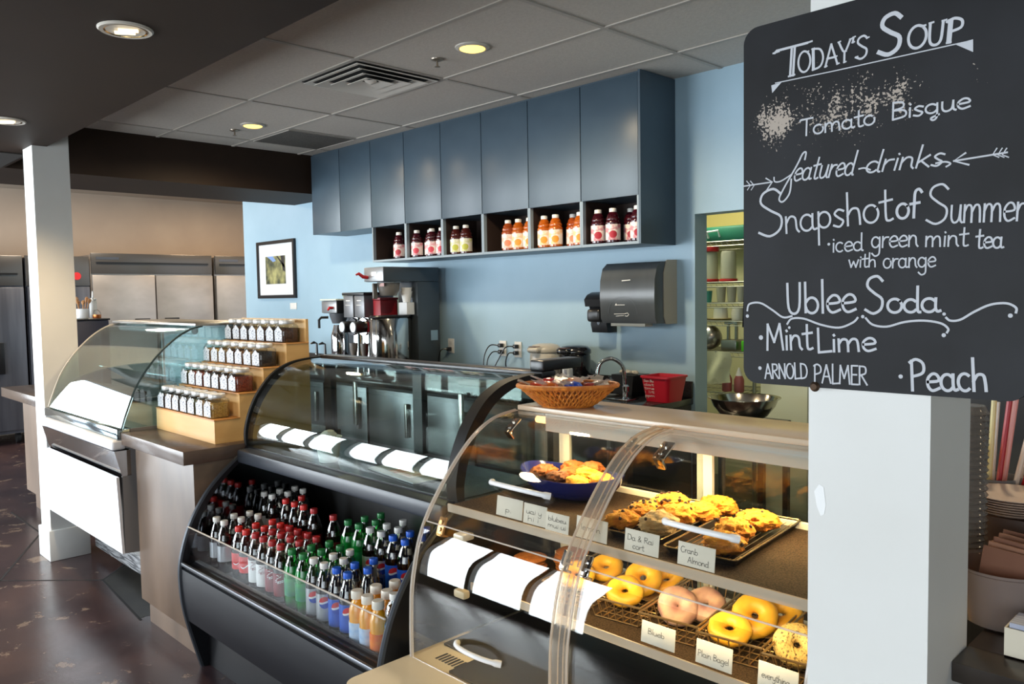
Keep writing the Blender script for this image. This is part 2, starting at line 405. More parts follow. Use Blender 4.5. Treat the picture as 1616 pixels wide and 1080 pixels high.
# ------------------------------------------------------------------ handwriting: a small stroke alphabet (x, y with baseline 0, x-height .55, capital 1)
def _arc(cx, cy, rx, ry, a0, a1, n=12):
    return [(cx + rx * cos(radians(a0 + (a1 - a0) * i / n)), cy + ry * sin(radians(a0 + (a1 - a0) * i / n))) for i in range(n + 1)]
_bowl = _arc(0.24, 0.27, 0.22, 0.27, 40, 400)
GLY = {
 'a': (0.56, [_arc(0.23, 0.26, 0.21, 0.26, 45, 320), [(0.43, 0.52), (0.42, 0.15), (0.47, 0.02), (0.56, 0.04)]]),
 'b': (0.52, [[(0.06, 1.0), (0.05, 0.03)], _arc(0.26, 0.25, 0.20, 0.25, 150, -170)]),
 'c': (0.46, [_arc(0.24, 0.27, 0.21, 0.27, 50, 310)]),
 'd': (0.55, [_arc(0.23, 0.25, 0.20, 0.25, 45, 320), [(0.45, 1.0), (0.44, 0.1), (0.52, 0.0)]]),
 'e': (0.48, [[(0.05, 0.28), (0.42, 0.32), (0.38, 0.50), (0.22, 0.54), (0.06, 0.38), (0.06, 0.14), (0.20, 0.0), (0.44, 0.08)]]),
 'f': (0.40, [[(0.44, 0.90), (0.34, 1.02), (0.20, 0.92), (0.17, 0.5), (0.15, 0.0)], [(0.02, 0.5), (0.36, 0.53)]]),
 'g': (0.54, [_arc(0.23, 0.27, 0.20, 0.26, 45, 330), [(0.44, 0.52), (0.45, 0.0), (0.42, -0.32), (0.22, -0.42), (0.05, -0.28)]]),
 'h': (0.54, [[(0.07, 1.02), (0.06, 0.0)], [(0.06, 0.30), (0.20, 0.50), (0.38, 0.48), (0.43, 0.25), (0.44, 0.0)]]),
 'i': (0.20, [[(0.10, 0.52), (0.09, 0.0)], [(0.10, 0.74), (0.12, 0.70)]]),
 'k': (0.50, [[(0.07, 1.0), (0.06, 0.0)], [(0.40, 0.52), (0.09, 0.24)], [(0.16, 0.30), (0.46, 0.0)]]),
 'l': (0.20, [[(0.10, 1.05), (0.09, 0.0)]]),
 'm': (0.80, [[(0.06, 0.54), (0.06, 0.0)], [(0.06, 0.32), (0.18, 0.52), (0.34, 0.46), (0.36, 0.0)], [(0.37, 0.32), (0.50, 0.52), (0.66, 0.46), (0.70, 0.0)]]),
 'n': (0.54, [[(0.06, 0.54), (0.06, 0.0)], [(0.06, 0.30), (0.20, 0.52), (0.38, 0.46), (0.42, 0.12), (0.50, 0.0)]]),
 'o': (0.50, [_bowl]),
 'p': (0.52, [[(0.07, 0.55), (0.05, -0.50)], _arc(0.25, 0.28, 0.20, 0.25, 160, -160)]),
 'q': (0.54, [_arc(0.23, 0.28, 0.20, 0.25, 45, 330), [(0.43, 0.54), (0.42, -0.2), (0.30, -0.38), (0.22, -0.25), (0.5, -0.1)]]),
 'r': (0.38, [[(0.07, 0.54), (0.06, 0.0)], [(0.06, 0.28), (0.18, 0.48), (0.36, 0.50)]]),
 's': (0.42, [[(0.36, 0.48), (0.20, 0.54), (0.07, 0.42), (0.20, 0.28), (0.34, 0.16), (0.22, 0.0), (0.03, 0.06)]]),
 't': (0.40, [[(0.19, 0.92), (0.18, 0.12), (0.26, 0.0), (0.38, 0.04)], [(0.0, 0.58), (0.38, 0.62)]]),
 'u': (0.54, [[(0.06, 0.54), (0.07, 0.14), (0.20, 0.0), (0.38, 0.12), (0.43, 0.54)], [(0.43, 0.54), (0.44, 0.1), (0.52, 0.0)]]),
 'v': (0.46, [[(0.03, 0.54), (0.22, 0.0), (0.43, 0.54)]]),
 'w': (0.70, [[(0.04, 0.54), (0.18, 0.0), (0.34, 0.42), (0.50, 0.0), (0.66, 0.54)]]),
 'y': (0.50, [[(0.05, 0.54), (0.08, 0.18), (0.22, 0.06), (0.42, 0.24)], [(0.44, 0.54), (0.40, -0.25), (0.20, -0.42), (0.04, -0.28)]]),
 'A': (0.66, [[(0.02, 0.0), (0.32, 1.0), (0.60, 0.0)], [(0.13, 0.36), (0.50, 0.36)]]),
 'B': (0.58, [[(0.07, 1.0), (0.06, 0.0)], [(0.07, 0.98), (0.40, 0.92), (0.42, 0.64), (0.08, 0.52)], [(0.08, 0.52), (0.48, 0.44), (0.50, 0.12), (0.06, 0.0)]]),
 'C': (0.62, [_arc(0.34, 0.5, 0.30, 0.5, 48, 312)]),
 'D': (0.66, [[(0.08, 1.0), (0.07, 0.0)], [(0.07, 1.0), (0.44, 0.90), (0.58, 0.5), (0.44, 0.10), (0.07, 0.0)]]),
 'E': (0.52, [[(0.46, 1.0), (0.08, 1.0), (0.07, 0.0), (0.48, 0.0)], [(0.08, 0.52), (0.40, 0.52)]]),
 'L': (0.50, [[(0.08, 1.05), (0.07, -0.02), (0.50, 0.02)]]),
 'M': (0.76, [[(0.04, 0.0), (0.10, 1.0), (0.34, 0.30), (0.60, 1.0), (0.70, 0.0)]]),
 'N': (0.66, [[(0.06, 0.0), (0.07, 1.0), (0.54, 0.0), (0.56, 1.0)]]),
 'O': (0.68, [_arc(0.33, 0.5, 0.30, 0.5, 60, 420)]),
 'P': (0.56, [[(0.09, 0.98), (0.07, 0.0)], [(0.02, 0.92), (0.24, 1.02), (0.48, 0.88), (0.46, 0.58), (0.10, 0.46)]]),
 'R': (0.58, [[(0.07, 1.0), (0.06, 0.0)], [(0.05, 0.98), (0.42, 0.94), (0.44, 0.62), (0.08, 0.50)], [(0.18, 0.50), (0.54, 0.0)]]),
 'S': (0.62, [[(0.54, 0.86), (0.40, 1.0), (0.18, 0.94), (0.12, 0.74), (0.30, 0.54), (0.50, 0.36), (0.46, 0.10), (0.24, -0.02), (0.02, 0.10)]]),
 'T': (0.64, [[(0.34, 1.0), (0.31, 0.0)], [(0.02, 0.94), (0.06, 1.0), (0.62, 1.02)]]),
 'U': (0.60, [[(0.06, 1.0), (0.08, 0.2), (0.26, 0.0), (0.44, 0.2), (0.48, 1.0)]]),
 'Y': (0.60, [[(0.02, 1.0), (0.28, 0.48), (0.56, 1.0)], [(0.28, 0.48), (0.26, 0.0)]]),
 "'": (0.18, [[(0.10, 1.05), (0.06, 0.82)]]), '.': (0.2, [[(0.08, 0.05), (0.12, 0.02)]]), '-': (0.4, [[(0.05, 0.4), (0.35, 0.42)]]),
 '&': (0.6, [[(0.5, 0.0), (0.12, 0.7), (0.25, 0.95), (0.36, 0.75), (0.06, 0.25), (0.2, 0.0), (0.5, 0.35)]]), ' ': (0.3, []),
}
STRAIGHT = set('AEMNTLwvk')
_lay = [0]
def ribbon(mb, pts, w, plane, n=None):
    """flat pen stroke; plane(u, v) gives the point on the surface"""
    if len(pts) < 2: return
    P = [Vector(p) for p in pts]; rows = []; _lay[0] = (_lay[0] + 1) % 30
    for i, p in enumerate(P):
        t = P[min(i + 1, len(P) - 1)] - P[max(i - 1, 0)]
        if t.length < 1e-9: t = Vector((1, 0))
        t.normalize(); q = Vector((-t.y, t.x)) * w / 2
        if i == 0: p = p - t * w * 0.35
        if i == len(P) - 1: p = p + t * w * 0.35
        rows.append([plane(p.x + q.x, p.y + q.y), plane(p.x - q.x, p.y - q.y)])
    mb.grid([[(q[0], q[1] - 1.2e-5 * _lay[0], q[2]) for q in r] for r in rows], 0, False)      # each stroke lies over the one before
def write(mb, s, p0, p1, h, w, plane, slant=0.0, double=0.0, serif=0.0):
    """letters from p0 to p1 along the baseline, capital height h, pen width w"""
    total = sum(GLY[c][0] for c in s); d = Vector(p1) - Vector(p0); L = d.length; d.normalize(); n = Vector((-d.y, d.x))
    sx = L / total; x = 0.0
    def T(a, b): 
        q = Vector(p0) + d * (x + a * sx + b * h * slant) + n * (b * h); return (q.x, q.y)
    for c in s:
        adv, strokes = GLY[c]
        for st in strokes:
            if c in STRAIGHT:
                for a, b in zip(st[:-1], st[1:]): ribbon(mb, [T(*a), T(*b)], w, plane)
            else:
                ribbon(mb, [T(a[0], a[1]) for a in catmull([(a, b, 0) for a, b in st], 4)], w, plane)
            if double and len(st) == 2 and abs(st[0][1] - st[1][1]) > 0.5:
                ribbon(mb, [T(st[0][0] + double, st[0][1]), T(st[1][0] + double, st[1][1])], w, plane)
            if serif:
                for e in (st[0], st[-1]):
                    ribbon(mb, [T(e[0] - serif, e[1]), T(e[0] + serif + double, e[1] + 0.02)], w * 0.7, plane)
        x += adv * sx

# ------------------------------------------------------------------ chalkboard
def chalkboard():
    t = thing('chalkboard', (-0.545, 1.35, 1.41), 'large black chalkboard with handwritten soup and drinks menu hung on the white column', 'chalkboard')
    x0, x1, z0, z1, r = -0.7635, -0.3065, 1.412, 2.052, 0.028
    poly = []
    for cx, cz, a in ((x1 - r, z1 - r, 0), (x0 + r, z1 - r, 90), (x0 + r, z0 + r, 180), (x1 - r, z0 + r, 270)):
        poly += [(cx + r * cos(radians(a + k * 15)), cz + r * sin(radians(a + k * 15))) for k in range(7)]
    m = bpy.data.materials.new('chalkboard_paint'); m.use_nodes = True
    nt = m.node_tree; b = nt.nodes['Principled BSDF']; b.inputs['Roughness'].default_value = 0.55; b.inputs['Specular IOR Level'].default_value = 0.3
    tc = nt.nodes.new('ShaderNodeTexCoord')
    def noise(sc, det=6):
        n = nt.nodes.new('ShaderNodeTexNoise'); n.inputs['Scale'].default_value = sc; n.inputs['Detail'].default_value = det
        nt.links.new(tc.outputs['Object'], n.inputs['Vector']); return n.outputs['Fac']
    def math_(op, a, bb, clamp=False):
        n = nt.nodes.new('ShaderNodeMath'); n.operation = op; n.use_clamp = clamp
        for i, q in enumerate((a, bb)):
            if isinstance(q, (int, float)): n.inputs[i].default_value = q
            else: nt.links.new(q, n.inputs[i])
        return n.outputs[0]
    sep = nt.nodes.new('ShaderNodeSeparateXYZ'); nt.links.new(tc.outputs['Object'], sep.inputs[0])
    def blob(cx, cz, rx, rz):           # 1 in the middle of a worn patch, falling to 0 at its rim
        a = math_('DIVIDE', math_('SUBTRACT', sep.outputs['X'], cx), rx); c = math_('DIVIDE', math_('SUBTRACT', sep.outputs['Z'], cz), rz)
        d = math_('SQRT', math_('ADD', math_('MULTIPLY', a, a), math_('MULTIPLY', c, c)), 0)
        return math_('SUBTRACT', 1.0, d, True)
    dust = nt.nodes.new('ShaderNodeValToRGB'); e = dust.color_ramp.elements
    e[0].position = 0.38; e[0].color = lin((18, 18, 20)); e[1].position = 0.78; e[1].color = lin((35, 36, 40))
    nt.links.new(noise(5.0), dust.inputs[0])
    worn = math_('MAXIMUM', math_('MULTIPLY', blob(-0.155, 0.468, 0.075, 0.075), 0.52), math_('MULTIPLY', blob(-0.02, 0.475, 0.25, 0.11), 0.36))
    worn = math_('ADD', worn, math_('MULTIPLY', math_('SUBTRACT', noise(26.0, 3), 0.5), math_('MULTIPLY', math_('GREATER_THAN', worn, 0.02), 0.55)))
    thr = math_('SUBTRACT', 0.86, worn)
    chip = math_('GREATER_THAN', noise(210.0, 6), thr)
    mx = nt.nodes.new('ShaderNodeMixRGB'); mx.inputs[2].default_value = lin((168, 156, 144))
    nt.links.new(chip, mx.inputs[0]); nt.links.new(dust.outputs[0], mx.inputs[1]); nt.links.new(mx.outputs[0], b.inputs['Base Color'])
    obj('board', MB().prism(poly, 1.345, 1.358, 'y'), m, t)
    W = MB(); PL = lambda u, v: (u, 1.3443, v)
    write(W, 'T', (-0.705, 1.9523), (-0.6413, 1.9522), 0.0487, 0.0042, PL, double=0.055, serif=0.03)
    write(W, "ODAY'S", (-0.6598, 1.9538), (-0.5389, 1.9564), 0.0349, 0.0034, PL, double=0.05, serif=0.035)
    write(W, 'S', (-0.5255, 1.9535), (-0.4838, 1.9545), 0.0606, 0.0068, PL)
    write(W, 'OUP', (-0.481, 1.9538), (-0.4008, 1.9495), 0.0341, 0.0042, PL, double=0.07, serif=0.035)
    ribbon(W, [(-0.7014, 1.9457), (-0.5989, 1.945), (-0.4965, 1.9457), (-0.3957, 1.9464)], 0.0018, PL)
    W.add([PL(*p) for p in [(-0.7092, 1.9433), (-0.6898, 1.945), (-0.7074, 1.9296)]], [(0, 1, 2)])
    W.add([PL(*p) for p in [(-0.4118, 1.9463), (-0.3874, 1.948), (-0.3871, 1.9294)]], [(0, 1, 2)])
    write(W, 'Tomato', (-0.6559, 1.8458), (-0.528, 1.8469), 0.0276, 0.003, PL)
    write(W, 'Bisque', (-0.5035, 1.8489), (-0.3884, 1.8487), 0.0271, 0.003, PL)
    write(W, 'eatured', (-0.6683, 1.7708), (-0.5625, 1.77), 0.0382, 0.003, PL, slant=0.25)
    write(W, 'drinks', (-0.5447, 1.7703), (-0.4256, 1.7681), 0.034, 0.003, PL, slant=0.25)
    ribbon(W, [p[:2] for p in catmull([(-0.6711, 1.7747, 0), (-0.6744, 1.7506, 0), (-0.6866, 1.7371, 0), (-0.6937, 1.7427, 0), (-0.6843, 1.7614, 0), (-0.6608, 1.7977, 0), (-0.6507, 1.8156, 0), (-0.6446, 1.8174, 0), (-0.6466, 1.8055, 0)], 5)], 0.003, PL)
    ribbon(W, [p[:2] for p in catmull([(-0.7035, 1.7816, 0), (-0.702, 1.7739, 0), (-0.6903, 1.7736, 0), (-0.6711, 1.7828, 0)], 5)], 0.0024, PL)
    ribbon(W, [p[:2] for p in catmull([(-0.5539, 1.7781, 0), (-0.5448, 1.7785, 0), (-0.5357, 1.7744, 0)], 5)], 0.0026, PL)
    ribbon(W, [p[:2] for p in catmull([(-0.4363, 1.7723, 0), (-0.423, 1.7729, 0), (-0.4156, 1.7691, 0), (-0.4216, 1.7653, 0)], 5)], 0.0026, PL)
    ribbon(W, [(-0.7623, 1.7724), (-0.707, 1.7738)], 0.0024, PL)
    ribbon(W, [(-0.7189, 1.7817), (-0.707, 1.7738), (-0.7171, 1.7609)], 0.0026, PL)
    ribbon(W, [(-0.757, 1.781), (-0.7495, 1.7724), (-0.7555, 1.7649)], 0.0018, PL)
    ribbon(W, [(-0.7495, 1.7802), (-0.7421, 1.7716), (-0.748, 1.7641)], 0.0018, PL)
    ribbon(W, [(-0.4112, 1.7725), (-0.34, 1.7757)], 0.0026, PL)
    ribbon(W, [(-0.395, 1.7824), (-0.4112, 1.7725), (-0.3904, 1.7642)], 0.0028, PL)
    ribbon(W, [(-0.3534, 1.7835), (-0.3589, 1.7747), (-0.3507, 1.7701)], 0.0018, PL)
    ribbon(W, [(-0.3466, 1.7826), (-0.352, 1.7738), (-0.344, 1.7692)], 0.0018, PL)
    ribbon(W, [(-0.3408, 1.7817), (-0.3462, 1.773), (-0.3382, 1.7684)], 0.0018, PL)
    write(W, 'S', (-0.7333, 1.6773), (-0.676, 1.6835), 0.0805, 0.0042, PL)
    write(W, 'napshot', (-0.6827, 1.6812), (-0.4981, 1.6905), 0.053, 0.0036, PL)
    write(W, 'of', (-0.4941, 1.6918), (-0.4575, 1.692), 0.0427, 0.0042, PL)
    write(W, 'S', (-0.4501, 1.6806), (-0.413, 1.6809), 0.0586, 0.0034, PL)
    write(W, 'ummer', (-0.4158, 1.6796), (-0.3155, 1.6757), 0.0484, 0.003, PL)
    W.disc(PL(*(-0.6036, 1.6578)), 0.0024, (0, -1, 0), 12, 0.0002)
    write(W, 'iced', (-0.5983, 1.6441), (-0.545, 1.6447), 0.0285, 0.0026, PL)
    write(W, 'green', (-0.5331, 1.648), (-0.4599, 1.6465), 0.0324, 0.0026, PL)
    write(W, 'mint', (-0.4511, 1.6454), (-0.389, 1.6433), 0.0295, 0.0026, PL)
    write(W, 'tea', (-0.3795, 1.6392), (-0.3426, 1.6378), 0.0297, 0.0028, PL)
    write(W, 'with', (-0.5701, 1.6175), (-0.5239, 1.6168), 0.0225, 0.0024, PL)
    write(W, 'orange', (-0.5137, 1.6142), (-0.4339, 1.6135), 0.0283, 0.0024, PL)
    write(W, 'Ublee', (-0.6792, 1.5391), (-0.5549, 1.5437), 0.0535, 0.0044, PL)
    write(W, 'S', (-0.5424, 1.5411), (-0.5068, 1.5432), 0.0591, 0.0044, PL)
    write(W, 'oda', (-0.5067, 1.5422), (-0.4267, 1.544), 0.0403, 0.0044, PL)
    ribbon(W, [p[:2] for p in catmull([(-0.7555, 1.5449, 0), (-0.7514, 1.557, 0), (-0.7303, 1.5591, 0), (-0.707, 1.5468, 0), (-0.686, 1.5334, 0), (-0.6691, 1.5356, 0)], 5)], 0.0034, PL)
    W.disc(PL(*(-0.7554, 1.535)), 0.0032, (0, -1, 0), 12, 0.0002)
    ribbon(W, [p[:2] for p in catmull([(-0.6777, 1.5214, 0), (-0.6691, 1.531, 0), (-0.6471, 1.5312, 0), (-0.6167, 1.5212, 0), (-0.5855, 1.5166, 0), (-0.562, 1.5254, 0), (-0.5538, 1.5337, 0)], 5)], 0.0034, PL)
    W.disc(PL(*(-0.6739, 1.5151)), 0.0024, (0, -1, 0), 12, 0.0002)
    W.disc(PL(*(-0.5456, 1.5355)), 0.0028, (0, -1, 0), 12, 0.0002)
    ribbon(W, [p[:2] for p in catmull([(-0.5407, 1.5332, 0), (-0.5294, 1.5225, 0), (-0.5071, 1.5196, 0), (-0.4795, 1.5274, 0), (-0.4511, 1.5299, 0), (-0.4264, 1.5262, 0), (-0.4155, 1.518, 0), (-0.4171, 1.5118, 0)], 5)], 0.0034, PL)
    W.disc(PL(*(-0.4216, 1.5077)), 0.0032, (0, -1, 0), 12, 0.0002)
    W.disc(PL(*(-0.4215, 1.5404)), 0.0026, (0, -1, 0), 12, 0.0002)
    ribbon(W, [p[:2] for p in catmull([(-0.4186, 1.5349, 0), (-0.4123, 1.5303, 0), (-0.3984, 1.532, 0), (-0.3794, 1.5442, 0), (-0.3582, 1.5546, 0), (-0.3374, 1.5566, 0), (-0.3251, 1.5502, 0), (-0.3249, 1.5429, 0)], 5)], 0.0034, PL)
    W.disc(PL(*(-0.332, 1.5385)), 0.0032, (0, -1, 0), 12, 0.0002)
    W.disc(PL(*(-0.7283, 1.4961)), 0.0042, (0, -1, 0), 12, 0.0002)
    write(W, 'Mint', (-0.7173, 1.4739), (-0.6299, 1.4785), 0.0462, 0.0042, PL)
    write(W, 'Lime', (-0.6235, 1.4739), (-0.5219, 1.4798), 0.0386, 0.0042, PL)
    W.disc(PL(*(-0.7302, 1.4403)), 0.0034, (0, -1, 0), 12, 0.0002)
    write(W, 'ARNOLD', (-0.7203, 1.4219), (-0.6383, 1.427), 0.0262, 0.0028, PL)
    write(W, 'PALMER', (-0.6285, 1.4207), (-0.5365, 1.4225), 0.0312, 0.0028, PL)
    W.disc(PL(*(-0.4846, 1.4398)), 0.0034, (0, -1, 0), 12, 0.0002)
    write(W, 'Peach', (-0.4692, 1.4184), (-0.3575, 1.4257), 0.0485, 0.0046, PL)
    note(obj('chalk_lettering', W, mat('white_chalk', (190, 192, 197), 0.9), t), 'white hand lettering and flourishes')
    s = MB().disc((-0.627, 1.3445, 1.4135), 0.009, (0, -1, 0), 14, 0.004, 0, 0.005)
    obj('screw', s, mat('bronze_screw', (82, 64, 50), 0.4, metal=0.7), t)
chalkboard()
# ------------------------------------------------------------------ bakery case
CREAM = mat('cream_laminate', (226, 214, 190), 0.35, rgb2=(220, 207, 182), scale=5)
WFRAME = mat('white_aluminium', (225, 222, 214), 0.4)
BEIGETOP = mat('beige_case_top', (206, 184, 156), 0.22, rgb2=(200, 177, 150), scale=3)
ACRYLIC = glass('clear_acrylic', (248, 246, 241), 0.0, 1.42)
EDGE = frosted('acrylic_edge', (240, 232, 222), 0.5, 0.1)
MATBROWN = mat('brown_shelf_mat', (70, 54, 40), 0.8, spec=.2, rgb2=(36, 27, 21), scale=260, lo=0.45, hi=0.55, bump=0.3, bscale=260)
HANDLEW = mat('white_handle_plastic', (236, 236, 236), 0.25)
WIRE = mat('basket_wire', (176, 146, 104), 0.3, metal=0.8)
def arch(dy=0.0, dz=0.0, k=6):
    P = [(1.386, .53), (1.388, .65), (1.397, .76), (1.436, .90), (1.516, 1.02), (1.625, 1.133), (1.725, 1.19), (1.83, 1.207)]
    return [(p[0] + dy, p[1] + dz) for p in catmull([(a, b, 0) for a, b in P], k)]
def bakery_case():
    t = thing('bakery_display_case', (-1.27, 1.75, 0), 'curved clear acrylic bakery case with beige top holding pastries beside the chalkboard column', 'display case')
    obj('cabinet', MB().box(-1.84, -.70, 1.44, 2.10, 0.0, .47, .01), CREAM, t)
    r = .05; poly = []
    for cx, cy, a in ((-.668 - r, 2.13 - r, 0), (-1.875 + r, 2.13 - r, 90), (-1.875 + r, 1.15 + r, 180), (-.668 - r, 1.15 + r, 270)):
        poly += [(cx + r * cos(radians(a + k * 15)), cy + r * sin(radians(a + k * 15))) for k in range(7)]
    obj('deck', MB().prism(poly, .47, .53, 'z'), CREAM, t)
    v = MB()
    for i in range(9): v.box(-1.80 + i * .014, -1.793 + i * .014, 1.425, 1.47, .5295, .5315)
    note(obj('vent_slots', v, BLACK, t), 'row of dark vent slots')
    obj('floor_pan', MB().prism([(-1.70, 1.394), (-.69, 1.394), (-.69, 2.03), (-1.85, 2.03), (-1.85, 1.50), (-1.70, 1.50)], .5305, .537, 'z'), mat('dark_pan', (30, 29, 30), 0.3), t)
    line = arch()
    for x0, x1 in ((-1.852, -1.283), (-1.267, -.676)):
        a = [p for p in line if p[1] <= .905]; b = [p for p in line if p[1] >= .905]
        for nm, seg in (('lower_door', a), ('upper_door', b)):
            d = obj(nm, MB().sheet(seg, x0, x1, -.005), ACRYLIC, t)
            e = MB()
            e.tube([(x0, y, z) for y, z in seg], .0018, 6).tube([(x1, y, z) for y, z in seg], .0018, 6)
            e.tube([(x0, seg[0][0], seg[0][1]), (x1, seg[0][0], seg[0][1])], .0022, 6)
            obj('edge', e, EDGE, d)
            if nm == 'upper_door':
                xa, xb = (-1.665, -1.44) if x0 < -1.5 else (-1.075, -.885); y, z = 1.528, 1.05
            elif x0 < -1.5: xa, xb, y, z = -1.655, -1.48, 1.376, .632
            else: continue
            pts = catmull([(xa, y + .012, z), (xa + .03, y - .012, z + .006), ((xa + xb) / 2, y - .022, z + .008), (xb - .03, y - .012, z + .004), (xb, y + .012, z - .004)], 6)
            obj('handle', MB().tube(pts, [.007 if 3 < i < len(pts) - 4 else .0095 for i in range(len(pts))], 10), HANDLEW, d)
    # end panels and middle rib
    for x in (-1.862, -.672):
        poly = line + [(2.06, 1.207), (2.06, .53)]
        e = obj('end_panel', MB().prism(poly, x - .003, x + .003, 'x'), ACRYLIC, t)
        obj('edge', MB().tube([(x, y, z) for y, z in line], .0045, 8), EDGE, e)
    rib = arch(-.007, .004)
    m = obj('middle_rib', MB().sheet(rib, -1.302, -1.248, .005), frosted('rib_acrylic', (246, 238, 226), 0.10, 0.08), t)
    obj('edge', MB().tube([(-1.302, y, z) for y, z in rib], .0035, 6).tube([(-1.248, y, z) for y, z in rib], .0035, 6), EDGE, m)
    def bracket(x, y, z, tilt, s=1.0, m_=CHROME):
        k = MB().box(-.017 * s, .017 * s, -.004, .004, -.03 * s, .03 * s, .003).box(-.012 * s, .012 * s, -.004, .03 * s, -.034 * s, -.026 * s, .002)
        k.disc((0, -.004, .012 * s), .007 * s, (0, -1, 0), 12, .005).disc((0, -.004, -.012 * s), .007 * s, (0, -1, 0), 12, .005)
        k.move(Matrix.Translation((x, y, z)) @ Matrix.Rotation(tilt, 4, 'X'))
        return obj('hinge', k, m_, t)
    BRASS = mat('amber_bracket', (205, 160, 105), 0.25, metal=0.6)
    bracket(-1.835, 1.79, 1.165, -.9); bracket(-1.835, 1.49, .90, -.35, .9, BRASS)
    bracket(-1.225, 1.75, 1.165, -1.0, 1.1); bracket(-1.325, 1.74, 1.175, -1.0, .7)
    bracket(-1.245, 1.455, .925, -.5, .85); bracket(-1.31, 1.455, .925, -.5, .8)
    obj('clip', MB().box(-1.745, -1.70, 1.455, 1.50, .885, .905, .006), CREAM, t)
    obj('clip', MB().box(-1.70, -1.655, 1.415, 1.44, .742, .765, .006), CREAM, t)
    # top, fascia, back with sliding doors
    obj('top_board', MB().box(-1.855, -.672, 1.832, 2.07, 1.2075, 1.224, .003), BEIGETOP, t)
    obj('fascia', MB().box(-1.735, -.676, 1.836, 1.852, 1.15, 1.207, .003), WFRAME, t)
    bf = MB()
    for x in (-1.845, -1.295, -.70): bf.box(x - .013, x + .013, 2.035, 2.065, .53, 1.207)
    bf.box(-1.858, -.687, 2.035, 2.065, 1.165, 1.207).box(-1.858, -.687, 2.035, 2.065, .53, .57)
    obj('back_frame', bf, WFRAME, t)
    for x0, x1, y in ((-1.825, -1.245, 2.022), (-1.31, -.715, 2.05)):
        d = MB()
        for x in (x0, x1 - .03): d.box(x, x + .03, y - .006, y + .006, .57, 1.165)
        d.box(x0, x1, y - .006, y + .006, 1.14, 1.165).box(x0, x1, y - .006, y + .006, .57, .60)
        q = obj('sliding_door', d, WFRAME, t)
        obj('pane', MB().box(x0 + .03, x1 - .03, y - .002, y + .002, .60, 1.14), CLEAR, q)
    # shelves
    for nm, ya, z in (('upper_shelf', 1.53, .953), ('lower_shelf', 1.615, .688)):
        q = obj(nm, MB().box(-1.848, -.682, ya, 2.012, z - .014, z), MATBROWN, t)
        obj('price_rail', MB().box(-1.848, -.682, ya - .006, ya - .001, z - .018, z + .006), EDGE, q)
        obj('back_stop', MB().box(-1.848, -.682, 1.995, 2.012, z + .0005, z + .016), WFRAME, q)
    lamp = obj('lamp_tube', MB().tube([(-1.80, 1.868, 1.178), (-.72, 1.868, 1.178)], .011, 10), mat('case_tube', (255, 225, 160), 0.4, emit=(255, 214, 140), estr=3.0), t)
    for x in (-1.54, -.99):
        L = area_light('case_lamp_light', (x, 1.86, 1.158), (0, -.12, -1), .52, .03, 6.0, (1.0, .74, .36))
    obj('shelf_lamp', MB().tube([(-1.80, 1.60, .929), (-.72, 1.60, .929)], .007, 8), mat('case_tube', (255, 225, 160), 0.4, emit=(255, 214, 140), estr=3.0), t)
    for x in (-1.54, -.99): area_light('shelf_lamp_light', (x, 1.60, .919), (0, .5, -1), .52, .012, 2.4, (1.0, .76, .38))
bakery_case()

# price cards clipped to the rails
CARD = mat('price_card', (232, 232, 228), 0.5, rgb2=(224, 224, 220), scale=9)
def card(x0, x1, y, z0, z1, lines, where, tilt=-.12):
    b = MB().box(x0, x1, y - .002, y, z0, z1, .0008)
    tx = MB(); PLc = lambda u, v: (u, y - .0024, v)
    w = x1 - x0; h = z1 - z0
    for s, fx0, fx1, fz in lines:
        write(tx, s, (x0 + w * fx0, z0 + h * fz), (x0 + w * fx1, z0 + h * fz), h * .26, .0011, PLc)
    M_ = Matrix.Translation((0, y, z0)) @ Matrix.Rotation(tilt, 4, 'X') @ Matrix.Translation((0, -y, -z0))
    b.move(M_); tx.move(M_)
    t = thing('price_card', ((x0 + x1) / 2, y, z0), 'small white price card ' + where, 'price card', 'handwritten price cards')
    obj('card', b, CARD, t); obj('lettering', tx, MARKER, t)
card(-1.628, -1.526, 1.519, .968, 1.022, [('p.', .35, .6, .25)], 'at the end of the upper shelf near the blue bowl')
card(-1.522, -1.437, 1.519, .966, 1.020, [('uai y', .12, .8, .5), ('hi i', .2, .7, .15)], 'directly below the blue muffin bowl')
card(-1.436, -1.356, 1.516, .964, 1.012, [('blubeu', .1, .9, .55), ('mui ui', .1, .9, .2)], 'overlapping the card under the muffin bowl')
card(-1.333, -1.233, 1.519, .966, 1.020, [('lemon', .15, .8, .4)], 'behind the clear middle rib')
card(-1.179, -1.080, 1.519, .966, 1.018, [('Da & Rai', .08, .85, .50), ('cort', .25, .6, .14)], 'in front of the pale chunky scone')
card(-1.028, -.932, 1.519, .966, 1.018, [('Cranb', .08, .55, .55), ('Almond', .28, .85, .16)], 'in front of the dark baking tray by the column')
card(-1.195, -1.095, 1.604, .708, .762, [('Blueb', .2, .7, .45)], 'in front of the blueberry bagel basket')
card(-1.036, -.940, 1.604, .706, .762, [('Plain Bagel', .06, .92, .30)], 'reading Plain Bagel on the lower shelf')
card(-.876, -.782, 1.604, .704, .760, [('everything', .1, .8, .38)], 'reading everything beside the white column')

